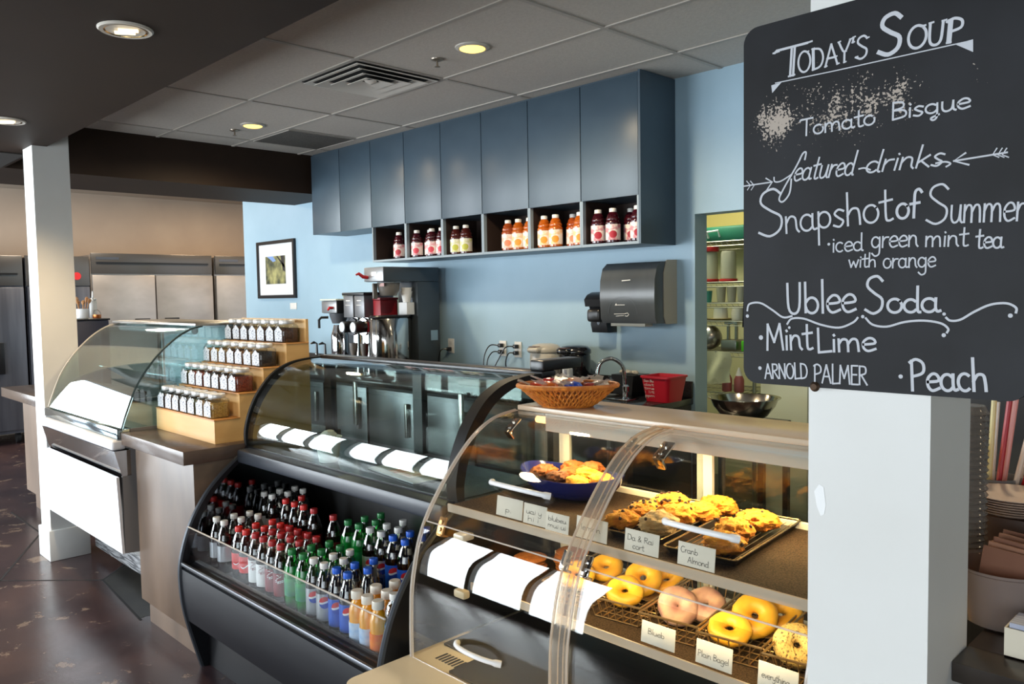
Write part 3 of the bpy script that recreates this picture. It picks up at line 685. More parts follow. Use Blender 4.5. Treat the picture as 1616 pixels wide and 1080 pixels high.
# ------------------------------------------------------------------ pastries
CRUST = mat('muffin_crust', (158, 92, 34), 0.75, rgb2=(112, 58, 20), scale=60, bump=0.5, bscale=90)
CRUSTD = mat('dark_muffin_crust', (120, 70, 34), 0.7, rgb2=(92, 52, 26), scale=60, bump=0.5, bscale=90)
CRUSTY = mat('lemon_muffin_crust', (220, 158, 40), 0.75, rgb2=(196, 126, 30), scale=50, bump=0.4, bscale=90)
PAPER = mat('muffin_paper', (150, 104, 62), 0.8)
SCONE = mat('scone_crust', (226, 166, 52), 0.8, rgb2=(186, 112, 30), scale=34, bump=1.0, bscale=70)
SCONEP = mat('pale_scone_crust', (206, 184, 140), 0.75, rgb2=(186, 154, 104), scale=40, bump=0.8, bscale=70)
COOKIE = mat('cookie_crust', (168, 100, 44), 0.7, rgb2=(140, 80, 34), scale=50, bump=0.6, bscale=80)
CHOC = mat('chocolate', (52, 30, 22), 0.45)
BAGEL = mat('bagel_crust', (236, 184, 62), 0.4, rgb2=(216, 152, 40), scale=14, bump=0.08, bscale=60)
BAGELP = mat('blueberry_bagel_crust', (206, 170, 146), 0.5, rgb2=(168, 120, 118), scale=22, bump=0.15, bscale=60)
BAGELS = mat('seeded_bagel_crust', (214, 182, 112), 0.6, rgb2=(86, 66, 44), scale=170, lo=0.55, hi=0.66, bump=0.5, bscale=150)
def lumpy(seed, amp, fr=3.0):
    from mathutils import noise as _n
    return lambda d: 1 + amp * (_n.noise(d * fr + Vector((seed * 7.3, seed * 3.1, seed))) + 0.5 * _n.noise(d * fr * 2.7 + Vector((seed, 9, 2))))
def muffin(loc, kind, label, seed, tilt=(0, 0)):
    t = thing('muffin', loc, label, 'muffin', 'muffins in the blue bowl')
    R_ = Matrix.Translation(loc) @ Matrix.Rotation(tilt[0], 4, 'X') @ Matrix.Rotation(tilt[1], 4, 'Y')
    prof = [(.024, 0), (.034, .032)]; n = 36
    rows = [[((r * (1 + .03 * (k % 2))) * cos(2 * pi * k / n), (r * (1 + .03 * (k % 2))) * sin(2 * pi * k / n), h) for k in range(n)] for r, h in prof]
    obj('paper_cup', MB().grid(rows, 0, False, True, True).move(R_), PAPER, t)
    obj('top', MB().ball((0, 0, .036), (.038, .038, .022), 28, 16, 0, lumpy(seed, .26, 2.6)).move(R_), kind, t)
def scone(loc, r, kind, label, seed, chips=0, h=.50):
    t = thing('scone', loc, label, 'scone', 'scones on the baking trays')
    fn0 = lumpy(seed, .24, 2.4); fn1 = lumpy(seed + 5, .10, 7.0); fn = lambda d: fn0(d) * fn1(d)
    R_ = Matrix.Translation(Vector(loc) + Vector((0, 0, r * h * .8))) @ Matrix.Rotation(seed * 1.3, 4, 'Z')
    obj('crumb', MB().ball((0, 0, 0), (r, r * .86, r * h), 40, 24, 0, fn).move(R_), kind, t)
    if chips:
        c = MB(); rnd = random.Random(seed)
        for i in range(chips):
            d = Vector((rnd.uniform(-1, 1), rnd.uniform(-1, 1), rnd.uniform(.1, 1))).normalized(); q = fn(d) * .985
            c.ball((d.x * r * q, d.y * r * .86 * q, d.z * r * h * q), .0042 + .0015 * rnd.random(), 7, 5)
        o = obj('chocolate_chips', c.move(R_), CHOC, t); o['kind'] = 'stuff'
def bagel(loc, R, r, kind, label, seed, tilt, yaw, sq=.8):
    b = MB(); n, m = 30, 14; fn = lumpy(seed, .07, 1.5); rows = []
    for i in range(n):
        a = 2 * pi * i / n; d = Vector((cos(a), sin(a), 0)); q = fn(d)
        rows.append([(d.x * (R * q + r * q * cos(2 * pi * k / m)), d.y * (R * q + r * q * cos(2 * pi * k / m)), r * sq * sin(2 * pi * k / m)) for k in range(m)])
    rows.append(rows[0]); b.grid(rows, 0, True, True)
    b.move(Matrix.Translation(loc) @ Matrix.Rotation(yaw, 4, 'Z') @ Matrix.Rotation(tilt, 4, 'X'))
    return single('bagel', b, kind, label, 'bagel', loc, 'bagels in the wire baskets')
# blue bowl
NAVY = mat('navy_glaze', (30, 38, 104), 0.12, coat=0.6)
def oval_bowl():
    c = (-1.655, 1.865, .9535); b = MB(); rows = []
    prof = [(.55, 0), (.75, .012), (.93, .04), (1.0, .066), (.975, .066), (.90, .04), (.72, .016), (.5, .010)]
    n = 40
    for k, (s, h) in enumerate(prof):
        row = []
        for i in range(n):
            a = 2 * pi * i / n; lift = .016 * abs(cos(a)) ** 3 * (h / .066)
            row.append((c[0] + .19 * s * cos(a), c[1] + .118 * s * sin(a), c[2] + h + lift))
        rows.append(row)
    b.grid(rows, 0, True, True, True)
    t = single('serving_bowl', b, NAVY, 'navy blue oval glazed bowl full of muffins on the upper bakery shelf', 'bowl', c)
oval_bowl()
for i, (x, y, k, l) in enumerate([
        (-1.765, 1.868, CRUST, 'golden muffin at the far end of the blue bowl'), (-1.722, 1.806, CRUST, 'glossy golden muffin beside the bowl rim under the lamp glare'),
        (-1.70, 1.93, CRUST, 'brown muffin at the back of the blue bowl, beside the far end'), (-1.672, 1.872, CRUST, 'muffin in the middle of the blue bowl, ringed by others'),
        (-1.625, 1.928, CRUST, 'tall muffin with a flat brown top at the back rim of the bowl'), (-1.652, 1.80, CRUSTD, 'darker brown cracked muffin at the front of the bowl'),
        (-1.585, 1.81, CRUSTY, 'pale yellow muffin at the front of the bowl'), (-1.598, 1.872, CRUSTY, 'yellow muffin near the rim close to the clear rib'),
        (-1.54, 1.866, CRUSTY, 'yellow muffin at the bowl end behind the clear rib')]):
    muffin((x, y, .976 + .012 * ((i * 5) % 3) / 2 + (.006 if y > 1.9 else 0)), k, l, i, (random.uniform(-.25, .2), random.uniform(-.2, .2)))
# trays
TRAY = mat('dark_tray_metal', (66, 60, 54), 0.28, metal=0.85)
TRAYRIM = mat('tray_rim', (190, 168, 128), 0.25, metal=0.9)
def tray(cx, cy, w, l, rz, label):
    t = thing('baking_tray', (cx, cy, .9535), label, 'tray', 'baking trays on the upper shelf')
    M_ = Matrix.Translation((cx, cy, .954)) @ Matrix.Rotation(rz, 4, 'Z')
    a, b_ = w / 2, l / 2; rows = []
    for s, h in ((.0, 0), (.006, .018), (.009, .018), (.0, .002)):
        ins = -.008 if (s == 0) else -.008 + s
        row = []
        for sx, sy, a0 in ((1, 1, 0), (-1, 1, 90), (-1, -1, 180), (1, -1, 270)):
            for k in range(5):
                an = radians(a0 + k * 22.5); row.append((sx * (a + ins - .012) + .012 * cos(an), sy * (b_ + ins - .012) + .012 * sin(an), h))
        rows.append(row)
    obj('pan', MB().grid(rows, 0, False, True, True).move(M_), TRAY, t)
    obj('rim', MB().tube([p for p in rows[2]], .0022, 6, 0, True).move(M_), TRAYRIM, t)
    r = MB()
    for k in range(10):
        x = -a + .018 + k * (w - .036) / 9; r.tube([(x, -b_ + .014, .009), (x, b_ - .014, .009)], .0012, 5)
    obj('cooling_rack', r.move(M_), TRAYRIM, t)
tray(-1.245, 1.81, .155, .40, .10, 'dark baking tray of chocolate chip scones in the middle of the upper shelf')
tray(-1.045, 1.80, .185, .41, .105, 'dark baking tray with three scones nearest the white column')
for i, (x, y, r, k, l, ch) in enumerate([
        (-1.30, 1.665, .046, SCONE, 'yellow scone partly hidden behind the clear rib', 3), (-1.30, 1.765, .052, SCONE, 'scone thickly dotted with dark chocolate chips, front of two', 22),
        (-1.29, 1.875, .056, SCONE, 'scone thickly dotted with dark chocolate chips, at the tray back', 22), (-1.20, 1.69, .058, SCONEP, 'pale greyish scone with two dark chips at the tray front', 5),
        (-1.215, 1.79, .054, SCONE, 'scone behind the pale greyish one', 3), (-1.185, 1.865, .05, SCONE, 'bright yellow scone in the third row of the middle tray', 2), (-1.18, 1.945, .054, SCONE, 'bright yellow scone at the back corner of the middle tray', 2),
        (-.995, 1.665, .05, SCONE, 'front scone of the tray by the column', 2), (-1.035, 1.775, .054, SCONE, 'middle scone of the tray by the column', 3), (-1.03, 1.885, .054, SCONE, 'back scone of the tray by the column', 1)]):
    scone((x, y, .966), r, k, l, i + 1, ch)
# cookies: two stacks on the lower shelf
def cookie_stack(x, y, n, where):
    for i in range(n):
        fn = lumpy(i + x * 10, .05, 2.0); b = MB(); rows = []
        for s, h in ((.55, 0), (.97, .001), (1.0, .005), (.85, .0095), (.4, .012), (.05, .0125)):
            rows.append([(x + .055 * s * fn(Vector((cos(a), sin(a), s))) * cos(a) + .004 * sin(i * 2.1), y + .055 * s * fn(Vector((cos(a), sin(a), s))) * sin(a) + .003 * cos(i * 1.7), .689 + i * .0128 + h)
                         for a in [2 * pi * k / 28 for k in range(28)]])
        b.grid(rows, 0, True, True, True)
        single('cookie', b, COOKIE, 'round brown cookie, %s in the stack %s' % (('lowest' if i == 0 else 'top one' if i == n - 1 else ORD[i] + ' up'), where), 'cookie', (x, y, .689 + i * .0128), 'flat cookies on the lower shelf')
cookie_stack(-1.80, 1.825, 4, 'at the far end of the lower shelf')
cookie_stack(-1.715, 1.93, 5, 'beside the first wire basket')
# baskets
def basket(x, y, w, l, rz, label, first=True):
    t = thing('wire_basket', (x, y, .689), label, 'basket', 'wire bagel baskets')
    M_ = Matrix.Translation((x, y, .6895)) @ Matrix.Rotation(rz, 4, 'Z'); h = .058
    a, b_ = w / 2, l / 2
    rim = MB().tube([(-a, -b_, h), (a, -b_, h), (a, b_, h), (-a, b_, h)], .0034, 6, 0, True).move(M_)
    obj('rim', rim, WIRE, t)
    g = MB(); c, d = a - .014, b_ - .014
    for k in range(7):
        u = -1 + 2 * k / 6
        g.tube([(a * u, -b_, h), (c * u, -d, .002), (c * u, d, .002), (a * u, b_, h)], .0017, 5)
    for k in range(9):
        u = -1 + 2 * k / 8
        g.tube([(-a, b_ * u, h), (-c, d * u, .002), (c, d * u, .002), (a, b_ * u, h)], .0017, 5)
    obj('wire_grid', g.move(M_), WIRE, t)
    obj('liner', MB().box(-c + .004, c - .004, d - .12, d - .004, .006, .010).move(M_), mat('kraft_liner', (150, 112, 66), 0.8), t)
BX = [-1.535, -1.362, -1.188, -1.013, -.838]
BL = ['wire basket of yellow bagels behind the clear rib', 'wire basket of yellow bagels between rib and blueberry bagels', 'wire basket holding blueberry bagels', 'wire basket of shiny plain bagels', 'wire basket of seeded bagels against the white column']
for i, x in enumerate(BX): basket(x, 1.832, .162, .31, .13, BL[i])
Z_ = .735
bagel((-1.575, 1.80, Z_), .031, .022, BAGEL, 'front yellow bagel behind the clear rib', 1, .5, .5)
bagel((-1.545, 1.90, Z_ + .004), .031, .022, BAGEL, 'back yellow bagel of the basket behind the clear rib', 2, .5, .4)
bagel((-1.385, 1.785, Z_ + .002), .031, .022, BAGEL, 'front bagel in the basket next to the blueberry bagels', 3, .55, .6)
bagel((-1.395, 1.885, Z_ + .012), .032, .023, BAGEL, 'upright middle bagel in the basket next to the blueberry bagels', 4, .8, .5)
bagel((-1.355, 1.945, Z_), .031, .022, BAGEL, 'rear bagel in the basket next to the blueberry bagels', 5, .5, .3)
bagel((-1.212, 1.79, Z_ + .004), .029, .027, BAGELP, 'pinkish blueberry bagel standing in front', 6, .85, .75)
bagel((-1.165, 1.855, Z_ + .002), .030, .024, BAGELP, 'blueberry bagel leaning behind the front one', 7, .6, .5)
bagel((-1.035, 1.755, Z_ + .004), .033, .022, BAGEL, 'shiny plain bagel tipped at the front of its basket', 8, .4, .5)
bagel((-1.015, 1.845, Z_ + .016), .033, .025, BAGEL, 'big shiny plain bagel standing in the middle of its basket', 9, .85, .6)
bagel((-.985, 1.925, Z_ + .004), .033, .024, BAGEL, 'shiny plain bagel at the back of its basket', 10, .5, .4)
bagel((-.868, 1.775, Z_ + .006), .032, .024, BAGELS, 'seeded bagel cut off by the white column', 11, .7, .6)
# ------------------------------------------------------------------ curved glass cake case above an open chilled bottle display
MIRROR = mat('polished_black_liner', (92, 94, 98), 0.06, metal=1.0)
CHARGLASS = glass('curved_case_glass', (232, 239, 237), 0.0, 1.46)
def case_curve(k=5):
    P = [(1.641, .925), (1.637, .968), (1.642, 1.012), (1.661, 1.075), (1.70, 1.152), (1.772, 1.234), (1.86, 1.281), (1.955, 1.298), (2.03, 1.302)]
    return [(a[0], a[1]) for a in catmull([(y, z, 0) for y, z in P], k)]
def lower_curve(k=4):
    P = [(1.405, 0), (1.372, .12), (1.340, .25), (1.326, .36), (1.329, .48), (1.372, .62), (1.44, .735), (1.52, .82), (1.622, .90)]
    return [(a[0], a[1]) for a in catmull([(y, z, 0) for y, z in P], k)]
XL, XR = -3.398, -1.928
def beverage_case():
    t = thing('beverage_display_case', ((XL + XR) / 2, 1.75, 0), 'black display case with curved glass above an open chilled section of soda bottles', 'display case')
    low = lower_curve(); up = case_curve()
    for x0, x1, li in ((XL, XL + .022, XL + .0225), (XR - .022, XR, XR - .0225)):
        q = obj('end_panel', MB().prism(low + [(1.64, .925), (2.10, .925), (2.10, 0)], x0, x1, 'x'), BLACKM, t)
        obj('edge_trim', MB().tube([((x0 + x1) / 2, y, z) for y, z in low], .0115, 8), mat('satin_grey_trim', (60, 64, 70), 0.4, metal=0.5), q)
        ins = [(y + .03, z) for y, z in low if .45 < z < .88]
        obj('liner', MB().prism(ins + [(1.95, .87), (1.95, .45)], li - .0004, li + .0004, 'x'), MIRROR, q)
    # lower front: bowed black panel, silver bumper, recessed kick
    pan = [p for p in low if .20 <= p[1] <= .472]
    obj('front_panel', MB().prism(pan + [(1.40, .472), (1.40, pan[0][1])], XL + .022, XR - .022, 'x', 0, True), mat('front_panel_black', (20, 22, 27), 0.4, spec=.35), t)
    obj('bumper_strip', MB().box(XL + .022, XR - .022, 1.322, 1.334, .463, .478, .004), mat('bumper_grey', (112, 116, 122), 0.3, metal=0.7), t)
    obj('kick_panel', MB().box(XL + .022, XR - .022, 1.43, 2.08, .0, .20), BLACK, t)
    obj('air_grille', MB().box(XL + .022, XR - .022, 1.336, 1.418, .452, .458), mat('grille_black', (14, 14, 15), 0.6, rgb2=(46, 46, 48), scale=160, lo=.5, hi=.55), t)
    obj('deck', MB().box(XL + .023, XR - .023, 1.42, 1.655, .425, .437), BLACKM, t)
    obj('bottle_shelf', MB().box(XL + .023, XR - .023, 1.655, 1.96, .425, .497), BLACKM, t)
    obj('back_wall', MB().box(XL + .022, XR - .022, 1.96, 2.09, .20, .90), mat('black_interior', (12, 12, 13), 0.5), t)
    lip = [(1.352, .478), (1.3535, .53), (1.355, .585), (1.356, .622)]
    q = obj('front_lip', MB().sheet(lip, XL + .024, XR - .024, -.006), glass('lip_glass', (246, 248, 248), 0.0, 1.18), t)
    obj('edge', MB().tube([(XL + .024, 1.359, .623), (XR - .024, 1.359, .623)], .0032, 6), EDGE, q)
    obj('ledge', MB().box(XL + .022, XR - .022, 1.585, 2.02, .862, .922, .012), mat('ledge_charcoal', (48, 53, 61), 0.35), t)
    obj('cake_deck', MB().box(XL + .024, XR - .024, 1.64, 2.03, .922, .928), mat('cake_deck_black', (24, 25, 27), 0.2), t)
    # curved front glass
    g = obj('curved_glass', MB().sheet(up, XL + .012, XR - .012, -.006), CHARGLASS, t)
    for x in (XL + .012, XR - .03):
        b = MB(); w = .018 if x < -3 else .048
        outer = [(y - .006, z + .004) for y, z in up]; inner = [(y + .028, z - .018) for y, z in up]
        b.prism(outer + inner[::-1], x - w / 2, x + w / 2, 'x', 0, True)
        obj('end_frame', b, mat('matte_black_frame', (16, 16, 17), 0.55, spec=.25), t)
    for x in (XL + .012, XR - .012):
        obj('end_glass', MB().prism([(y + .02, z - .012) for y, z in up] + [(2.045, 1.285), (2.045, .935)], x - .003, x + .003, 'x'), CHARGLASS, t)
    obj('top_plate', MB().box(XL, XR, 2.03, 2.10, 1.292, 1.312, .004), BLACK, t)
    bk = MB()
    for x in (XL + .03, -2.67, XR - .03): bk.box(x - .03, x + .03, 2.05, 2.08, .925, 1.291)
    bk.box(XL, XR, 2.05, 2.08, 1.265, 1.291)
    obj('back_frame', bk, BLACK, t)
    for xa, xb, xh in ((XL + .06, -2.70, -3.12), (-2.64, XR - .06, -2.38)):
        d = obj('back_door', MB().box(xa, xb, 2.060, 2.066, .93, 1.27), CHARGLASS, t)
        obj('handle', MB().box(xh - .012, xh + .012, 2.035, 2.049, 1.00, 1.20, .004), STEEL, d)
    obj('back_guard', MB().box(-1.995, XR, 2.035, 2.24, 1.3125, 1.350, .006), BLACK, t)
    return t
beverage_case()
# paper cup and order sheet on the cake deck
def paper_cup():
    c = (-2.80, 1.70, .929)
    t = thing('paper_cup', c, 'white paper cup standing alone inside the curved glass case', 'cup')
    obj('cup_body', MB().lathe([(.036, 0), (.037, .002), (.053, .096), (.055, .100), (.052, .100), (.035, .004), (.001, .004)], c, 28), mat('white_paper_cup', (240, 242, 240), 0.6), t)
    obj('napkin', MB().ball((c[0] + .004, c[1], c[2] + .104), (.036, .03, .022), 16, 10, 0, lumpy(4, .3, 3)), mat('crumpled_napkin', (214, 208, 198), 0.9), t)
paper_cup()
def cake_case_bits():
    t = thing('order_clipboard', (-2.38, 1.80, .929), 'pale clipboard sheet with a red-edged slip lying inside the curved glass case', 'clipboard')
    M_ = Matrix.Translation((-2.38, 1.80, .929)) @ Matrix.Rotation(-.12, 4, 'Z')
    obj('board', MB().box(-.17, .17, -.10, .10, .0, .006, .002).move(M_), mat('grey_board', (150, 154, 156), 0.4), t)
    obj('slip', MB().box(-.06, .10, -.07, .0, .0062, .0075).move(M_), mat('red_edged_slip', (188, 120, 104), 0.6, rgb2=(216, 208, 200), scale=30), t)
cake_case_bits()

# ------------------------------------------------------------------ soda bottles
COLA = mat('cola', (20, 10, 7), 0.06, coat=0.5)
PETCLR = glass('clear_bottle_plastic', (226, 222, 214), 0.03, 1.5, 0.06)
GREENP = mat('green_bottle_plastic', (28, 150, 62), 0.08, coat=0.5, trans=0.35)
GREENL = glass('green_clear_plastic', (120, 220, 140), 0.02, 1.5, 0.06)
ORANGEJ = mat('orange_juice', (236, 160, 34), 0.2, coat=0.4)
WATER = glass('water_bottle_plastic', (214, 230, 238), 0.02, 1.45, 0.08)
SILVERL = mat('silver_label', (178, 180, 186), 0.3, metal=0.4)
WHITEL = mat('white_label', (226, 226, 226), 0.45)
REDL = mat('red_label', (206, 32, 34), 0.35)
MAROON = mat('maroon_label', (122, 22, 36), 0.35)
BLUEL = mat('blue_label', (24, 82, 186), 0.35)
GREENLAB = mat('green_label', (14, 118, 92), 0.35, rgb2=(30, 150, 70), scale=30)
LTBLUE = mat('pale_blue_label', (156, 186, 224), 0.4, rgb2=(226, 232, 240), scale=25)
ORANGEL = mat('orange_label', (238, 132, 30), 0.4, rgb2=(230, 90, 40), scale=25)
WATERL = mat('water_label', (60, 142, 196), 0.35)
CAPS = {'white': mat('white_cap', (226, 224, 216), 0.4), 'red': mat('red_cap', (206, 40, 32), 0.4), 'maroon': mat('dark_red_cap', (172, 34, 36), 0.4),
        'green': mat('green_cap', (28, 120, 58), 0.4), 'blue': mat('blue_cap', (30, 92, 200), 0.4), 'ivory': mat('ivory_cap', (238, 232, 218), 0.4)}
GLOBE_R = mat('mark_red', (206, 36, 44), 0.4); GLOBE_W = mat('mark_white', (236, 236, 236), 0.4); GLOBE_B = mat('mark_blue', (24, 70, 170), 0.4)
LETTERK = mat('mark_maroon', (120, 24, 40), 0.5)
def cyl_patch(mb, cx, cy, r, a0, w, z0, z1, mi=0, fn=None, n=10, m=8):
    """a mark printed on a cylinder: spans angles a0 +- w/2; fn(u) -> (low, high) fractions"""
    rows = []
    for i in range(n + 1):
        u = -1 + 2 * i / n; lo, hi = fn(u) if fn else (0, 1); a = a0 + u * w / 2
        rows.append([(cx + r * cos(a), cy + r * sin(a), z0 + (z1 - z0) * (lo + (hi - lo) * k / m)) for k in range(m + 1)])
    mb.grid(rows, mi, True)
FACE = -.62      # the side of each bottle turned to the shop floor
def bottle_kind(key):
    t = thing('soda_bottle', (0, 0, 0), 'x', 'bottle')
    if key in ('orange_small', 'orange'):
        t.name = 'juice_bottle'
        obj('bottle', MB().lathe([(.024, 0), (.029, .006), (.029, .07), (.027, .085), (.029, .10), (.027, .125), (.020, .145), (.016, .152), (.016, .160)], (0, 0, 0), 18), ORANGEJ, t)
        obj('label', MB().lathe([(.0295, .014), (.0295, .082)], (0, 0, 0), 18), LTBLUE if key == 'orange' else ORANGEL, t)
        obj('cap', MB().lathe([(.0195, .158), (.020, .162), (.020, .180), (.018, .184)], (0, 0, 0), 18), CAPS['ivory'], t)
        return t
    if key == 'water':
        t.name = 'water_bottle'
        prof = [(.026, 0)]
        for i in range(7): prof += [(.032, .008 + i * .011), (.0305, .0135 + i * .011)]
        prof += [(.031, .13), (.033, .137), (.031, .15), (.033, .157), (.031, .168), (.022, .192), (.014, .202), (.014, .212)]
        obj('bottle', MB().lathe(prof, (0, 0, 0), 18), WATER, t)
        obj('label', MB().lathe([(.0325, .086), (.0325, .128)], (0, 0, 0), 18), WATERL, t)
        obj('cap', MB().lathe([(.0155, .206), (.016, .209), (.016, .222), (.0145, .225)], (0, 0, 0), 16), CAPS['white'], t)
        return t
    spec = {'diet': ('white', SILVERL, 0), 'cola': ('red', REDL, 0), 'pepper_diet': ('maroon', WHITEL, 0), 'pepper': ('maroon', MAROON, 0), 'lime': ('green', GREENLAB, 1),
            'dpep': ('white', SILVERL, 0), 'pep': ('blue', BLUEL, 0)}[key]
    cap, lab, green = spec
    body = [(.021, 0), (.028, .004), (.0315, .012), (.0305, .035), (.0315, .05), (.0315, .118), (.032, .128), (.0315, .140), (.027, .162), (.0195, .182), (.0145, .194), (.0135, .200), (.0135, .206)]
    nb = len(body) - 1; lvl = 8 if key in ('cola', 'pepper', 'pepper_diet', 'pep', 'dpep', 'diet') else 8
    obj('bottle', MB().lathe(body, (0, 0, 0), 18, mats=[0 if i < lvl - (0 if green else 1) else 1 for i in range(nb)]), [GREENP, GREENL] if green else [COLA, PETCLR], t)
    l0, l1 = (.052, .117) if key not in ('pep', 'dpep') else (.022, .117)
    if key in ('pepper', 'pepper_diet'): l0 = .030
    lb = obj('label', MB().lathe([(.0321, l0), (.0321, l1)], (0, 0, 0), 18), lab, t)
    k = MB()
    if key in ('pep', 'dpep'):
        cz, R_ = .088, .021
        arc = lambda u: max(0.0, 1 - u * u) ** .5
        wv = lambda u: .12 * sin(u * 2.6)
        for mi, a, b in ((2, -1, -.16), (1, -.16, .16), (0, .16, 1)):
            cyl_patch(k, 0, 0, .0325 + .0001 * mi, FACE, 1.3, cz, cz + R_, mi,
                      lambda u, a=a, b=b: (max(-arc(u), min(arc(u), (a + wv(u) if a > -1 else -arc(u)))), max(-arc(u), min(arc(u), (b + wv(u) if b < 1 else arc(u))))), 14)
        obj('emblem', k, [GLOBE_R, GLOBE_W, GLOBE_B], lb)
    elif key == 'cola':
        cyl_patch(k, 0, 0, .0325, FACE, 1.5, .070, .082, 0, lambda u: (.5 + .5 * sin(u * 3), .9 + .5 * sin(u * 3)), 14)
        obj('emblem', k, [GLOBE_W], lb)
    elif key in ('pepper', 'pepper_diet'):
        P_ = lambda u, v: (.0326 * cos(FACE + u), .0326 * sin(FACE + u), v)
        write(k, 'Dr', (-.55, .098), (.05, .100), .013, .0022, lambda u, v: P_(u, v)); write(k, 'Pepper', (-.7, .078), (.75, .088), .014, .0022, lambda u, v: P_(u, v))
        obj('emblem', k, [LETTERK if key == 'pepper_diet' else GLOBE_W], lb)
    obj('cap', MB().lathe([(.0150, .200), (.0155, .203), (.0155, .217), (.0142, .220)], (0, 0, 0), 16), CAPS[cap], t)
    return t
KIND_TEXT = {'diet': 'diet cola with grey cap', 'cola': 'cola with bright red cap', 'pepper_diet': 'white-labelled cola with dark red cap',
             'pepper': 'maroon-labelled cola with dark red cap', 'lime': 'green lemon-lime soda', 'dpep': 'silver-labelled cola with white cap', 'pep': 'blue-labelled cola with blue cap',
             'orange': 'orange juice with pale blue label', 'orange_small': 'orange juice with orange label', 'water': 'clear water bottle with blue label'}
PROTO = {}; COUNT = {}
def put_bottle(key, x, y, z, where):
    if key not in PROTO:
        o = PROTO[key] = bottle_kind(key); o.location = (x, y, z)
    else:
        o = dup(PROTO[key], (x, y, z))
    lab = '%s, %s' % (KIND_TEXT[key], where)
    o['label'] = lab; o['group'] = 'bottles in the chilled display'
    return o
FRONT = [(-3.311, 'diet'), (-3.236, 'diet'), (-3.104, 'cola'), (-3.033, 'cola'), (-2.963, 'pepper_diet'), (-2.893, 'pepper_diet'), (-2.823, 'pepper'), (-2.753, 'pepper'),
         (-2.668, 'lime'), (-2.594, 'lime'), (-2.520, 'dpep'), (-2.447, 'dpep'), (-2.374, 'pep'), (-2.301, 'pep')]
PAIR = {}
ROWW = ['front row', 'second row', 'third row']
for r_ in range(3):
    for i, (x, k) in enumerate(FRONT):
        if r_ == 2 and k in ('dpep', 'pep') and i % 2: continue
        same = [j for j, (_, kk) in enumerate(FRONT) if kk == k]
        side = ('left one' if same.index(i) == 0 else 'right one') if len(same) > 1 else 'one'
        if r_ == 2 and k in ('dpep', 'pep'): side = 'only one'
        put_bottle(k, x + .008 * r_ + random.uniform(-.003, .003), 1.457 + .071 * r_ + random.uniform(-.003, .003), .4375, '%s in the %s of the low deck' % (side, ROWW[r_]))
for x, y, k, w in ((-2.222, 1.44, 'orange', 'left in the front pair'), (-2.158, 1.437, 'orange', 'right in the front pair'), (-2.096, 1.435, 'orange_small', 'beside the clear water bottle'),
                   (-2.215, 1.51, 'orange', 'left in the row behind the front pair'), (-2.150, 1.508, 'orange', 'middle of the row behind the front pair'), (-2.086, 1.503, 'orange', 'right in the row behind the front pair'),
                   (-2.205, 1.58, 'orange', 'left at the back of the low deck'), (-2.138, 1.575, 'orange', 'right at the back of the low deck'),
                   (-2.018, 1.443, 'water', 'standing in front at the end panel'), (-2.004, 1.515, 'water', 'second from the front at the end panel')):
    put_bottle(k, x, y, .4375, w)
SH = [(-3.345, 'diet', 3), (-3.272, 'diet', 3), (-3.15, 'cola', 2), (-3.075, 'cola', 1), (-3.0, 'cola', 1), (-2.918, 'pepper', 1), (-2.77, 'pepper', 1), (-2.664, 'lime', 3), (-2.59, 'lime', 2),
      (-2.516, 'dpep', 3), (-2.443, 'dpep', 2), (-2.37, 'pep', 3), (-2.297, 'pep', 2), (-2.205, 'orange', 1), (-2.13, 'orange', 1)]
for i, (x, k, n) in enumerate(SH):
    same = [j for j, q in enumerate(SH) if q[1] == k]; a = ORD[same.index(i)] + ' from left'
    for r_ in range(n):
        put_bottle(k, x + .006 * r_, 1.695 + .073 * r_, .4975, '%s, %s of the raised back shelf' % (a, ['front', 'second row', 'third row'][r_]))
# ------------------------------------------------------------------ middle counter with the spice rack
OAKP = mat('worn_stained_wood', (116, 95, 78), 0.38, rgb2=(86, 69, 56), scale=3.0, stretch=(1, 1, .35), bump=0.05, bscale=20)
SLABM = mat('dark_stained_slab', (96, 80, 70), 0.25, rgb2=(74, 60, 52), scale=4, stretch=(.4, 1, 1))
t = thing('serving_counter', (-3.77, 1.75, 0), 'brown stained wood counter pedestal between the two curved glass cases', 'counter')
obj('pedestal', MB().box(-4.11, -3.425, 1.412, 2.10, .105, .878, .003), OAKP, t)
obj('toe_base', MB().box(-4.055, -3.425, 1.43, 2.08, 0, .105), OAKP, t)
obj('countertop', MB().box(-4.150, -3.403, 1.362, 2.14, .878, .938, .003), SLABM, t)
MAPLE = mat('maple_wood', (222, 180, 118), 0.4, rgb2=(206, 160, 98), scale=3, stretch=(.4, 1, 3))
MAPLED = mat('maple_wood_edge', (198, 142, 80), 0.45, rgb2=(184, 128, 68), scale=3)
RX0, RX1, RY, RZ = -4.148, -3.475, 1.535, .9385
t = thing('spice_rack', (-3.88, 1.80, RZ), 'four tier blond wooden rack of square spice jars on the brown counter', 'rack')
for i in range(4):
    y0 = RY + .121 * i; y1 = RY + .484; z1 = RZ + .108 * (i + 1)
    q = obj('step', MB().box(RX0, RX1, y0, y0 + .121 if i < 3 else y1, RZ if i < 1 else RZ + .0, z1 - .006), MAPLE, t)
    obj('shelf_edge', MB().box(RX0 - .002, RX1 + .002, y0 - .002, y0 + .121, z1 - .006, z1, .001), MAPLED, q)
    if i == 3: obj('back_panel', MB().box(RX0, RX1, y0 + .107, y0 + .121, z1, z1 + .112), MAPLE, q)
JARGL = glass('jar_glass', (246, 248, 246), 0.02, 1.4, 0.02)
LIDM = mat('silver_lid', (206, 205, 202), 0.35, metal=0.35)
TAGW = mat('jar_tag', (196, 197, 200), 0.6, rgb2=(112, 114, 124), scale=110, lo=.52, hi=.62, stretch=(.6, 1, 1.6))
